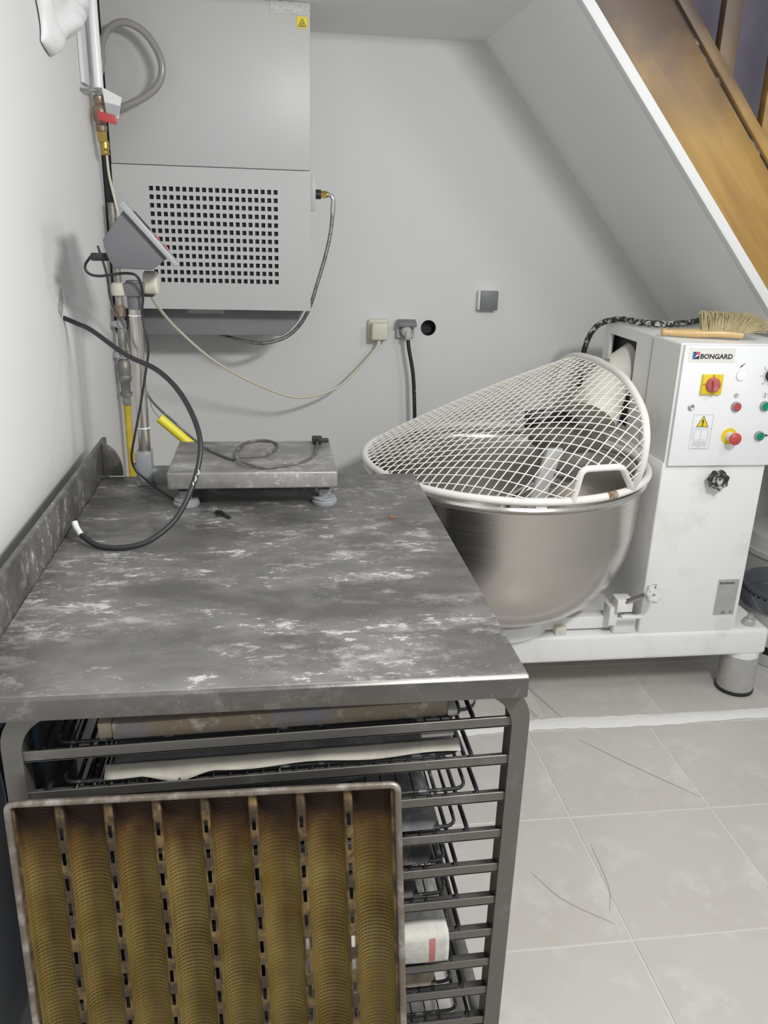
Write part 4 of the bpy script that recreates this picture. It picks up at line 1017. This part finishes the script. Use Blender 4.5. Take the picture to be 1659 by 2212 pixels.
def opening(x, h):
    ins = False
    for k in range(4):
        (x0, h0), (x1, h1) = HP[k], HP[(k+1) % 4]
        if (h0 > h) != (h1 > h) and x < x0+(h-h0)/(h1-h0)*(x1-x0): ins = not ins
    return ins
for sg in (1, -1):
    c_ = -1.6
    while c_ < 2.6:
        run = []
        for tb_ in tabs:
            s = sg*((tb_[0]-xl)*slope-c_)*KW
            p = at_s(tb_, s)
            if p is not None and not opening(tb_[0], s-tb_[2][0]): run.append(p)
            else:
                if len(run) > 1: g.tube(run, .0018, 5, caps=False)
                run = []
        if len(run) > 1: g.tube(run, .0018, 5, caps=False)
        c_ += pitch
g.done('guard_mesh', 'wire_cream', gd, 60, label='cream welded wire mesh')
def on_mesh(x, h):
    tb_ = min(tabs, key=lambda q: abs(q[0]-x)); return at_s(tb_, tb_[2][0]+max(h, .0005))+Vector((0, -.004, .002))
hpth = fillet([on_mesh(.842, 0), on_mesh(.851, .104), on_mesh(.970, .110), on_mesh(1.052, 0)], .022, 6)
G().tube(hpth, .0098, 12).done('guard_handle', 'guard_white', gd, 60)
G().tube([(BX+(RR+.0012)*math.cos(a), BY+(RR+.0012)*math.sin(a), RZ+.001) for a in [math.radians(-67+1.1*k) for k in range(7)]], [.006, .0112, .0114, .0116, .0115, .011, .005], 12).done('paint_chip', 'chip_rust', gd, 60)
G().box((.73, 2.095, .830), (.765, 2.112, .846), .003).done('guard_clip', 'guard_white', gd, 30)
# mixing arm, head, spiral and breaker bar
G().cyl((1.34, 2.84, 1.150), (1.19, 2.77, 1.075), .074, n=32).done('arm', 'cream_head', mx, 50)
G().tube(spline([(1.21, 2.78, 1.085), (1.165, 2.74, 1.045), (1.13, 2.70, 1.0), (1.105, 2.68, .965)], 6), [.074]*6+[.080]*6+[.088]*7, 28).done('arm_neck', 'cream_head', mx, 50)
G().lathe([(.001, 0), (.125, 0), (.13, .006), (.13, .034), (.12, .042), (.001, .042)], (1.0, 2.62, .885), 40).done('head', 'head_steel', mx, 40)
G().box((.90, 2.78, .90), (1.10, 2.80, .965), .006).done('head_shield', 'dark_metal', mx, 30)
G().cyl((1.165, 2.745, 1.135), (1.16, 2.735, 1.155), .012, n=6).done('arm_bolt', 'zinc', mx, 30)
G().cyl((.93, 2.62, .80), (.93, 2.62, .88), .035, n=24).done('spindle', 'chrome', mx, 50)
hx_ = [(.93+.125*math.cos(a)*min(1, k/6), 2.62+.125*math.sin(a)*min(1, k/6), .80-.42*k/44) for k, a in enumerate([-.8+2*PI*1.35*k/44 for k in range(45)])]
G().tube(hx_, .019, 12).done('spiral_hook', 'chrome', mx, 60)
G().prism([(.715, .42), (.775, .42), (.905, .93), (.855, .93)], 1, 2.385, 2.405, .004).done('breaker_bar', 'bar_alloy', mx, 30)
# cable lying over the mixer top
t = thing('mixer_top_cable', 'flour-crusted black cable lying over the top of the mixer column', 'cable', (1.3, 2.75, 1.262))
pts = [(1.185, 3.02, .95), (1.178, 3.01, 1.10), (1.183, 2.99, 1.19), (1.205, 2.95, 1.252), (1.25, 2.88, 1.278), (1.30, 2.80, 1.277), (1.36, 2.76, 1.277), (1.44, 2.79, 1.277), (1.52, 2.85, 1.277), (1.60, 2.93, 1.277), (1.66, 3.02, 1.25), (1.68, 3.06, 1.0)]
sp_ = spline(pts, 8)
G().tube(sp_, [.0105+.0018*math.sin(k*2.1)*(1 if 30 < k < 60 else .2) for k in range(len(sp_))], 10).done('sheath', 'black_floury', t, 60)

# hand brush lying on the mixer
br_ = thing('hand_brush', 'wooden hand brush with straw bristles lying on the mixer top', 'brush', (1.40, 2.48, 1.262))
d0 = Vector((1.247, 2.535, 1.2775)); d1 = Vector((1.540, 2.430, 1.2800)); dv = (d1-d0)
def bp_(s, up=0., side=0.):
    n_ = Vector((-dv.y, dv.x, 0)).normalized(); return d0+dv*s+n_*side+Vector((0, 0, up))
G().tube([bp_(s) for s in (0, .01, .035, .07, .15, .25, .33, .38, .42)], [.006, .0115, .0125, .0095, .0115, .0128, .0135, .014, .011], 16).done('handle', 'beech', br_, 60)
g = G(); path = [bp_(s, up, 0) for s, up in ((.40, 0), (.5, .002), (.6, .003), (.7, .002), (.8, 0))]
g.tube(path, [.013, .0128, .0128, .0125, .011], 12).done('block', 'beech', br_, 50)
g = G()
n_ = Vector((-dv.y, dv.x, 0)).normalized()
for k in range(1100):
    s = random.uniform(.40, .98); sd = random.uniform(-.012, .016)
    base = bp_(min(s, .82), .006+random.uniform(-.002, .004), sd*.7)
    fan = max(0., s-.62)*.17
    tip = base+Vector((0, 0, 1))*random.uniform(.050, .062)*(1-.5*max(0, (s-.75)/.3))+n_*(random.uniform(-.004, .020)+sd)+dv.normalized()*(fan+random.uniform(-.006, .006)-.01*(s < .5))
    if s > .80: tip.z = max(1.268, tip.z-random.uniform(0, .03))
    m_ = (base+tip)/2+Vector((0, 0, .004))
    g.tube([base, m_, tip], [.0022, .0021, .0013], 4, caps=False)
g.done('bristles', 'bristle', br_, 60, kind='stuff')

# ------------------------------------------------------------------ drum and bucket under the stairs
t = thing('plastic_drum', 'white plastic drum with lid behind the bucket, far right under the stairs', 'drum', (2.27, 3.02, 0))
G().lathe([(.001, 0), (.215, 0), (.225, .01), (.235, .30), (.001, .30)], (2.27, 3.02, 0), 40).done('drum_body', 'drum_white', t, 40)
G().lathe([(.238, .292), (.246, .296), (.246, .318), (.238, .322), (.225, .375), (.19, .392), (.001, .392)], (2.27, 3.02, 0), 40).done('drum_lid', 'drum_white', t, 40)
t = thing('bucket', 'pale bucket with dark grey rim beside the mixer base', 'bucket', (1.99, 2.66, 0))
bc_ = (1.995, 2.66, 0)
G().lathe([(.001, .002), (.150, .002), (.154, .008), (.172, .225)], bc_, 40).done('bucket_body', 'bucket_white', t, 40)
G().lathe([(.1575, .052), (.159, .056), (.1625, .082), (.161, .086)], bc_, 40).done('dark_band', 'black', t, 40)
rim = G().lathe([(.170, .222), (.183, .224), (.185, .272), (.182, .276), (.181, .286), (.184, .290), (.183, .300), (.176, .302), (.171, .296), (.168, .262), (.160, .250), (.001, .246)], bc_, 48).done('bucket_rim', 'bucket_grey', t, 40)
g = G()
for k in range(44):
    a = 2*PI*k/44; g.tube([(bc_[0]+.182*math.cos(a), bc_[1]+.182*math.sin(a), .280), (bc_[0]+.182*math.cos(a+.07), bc_[1]+.182*math.sin(a+.07), .280)], .0028, 5)
g.done('rim_notches', 'black', rim, 40)
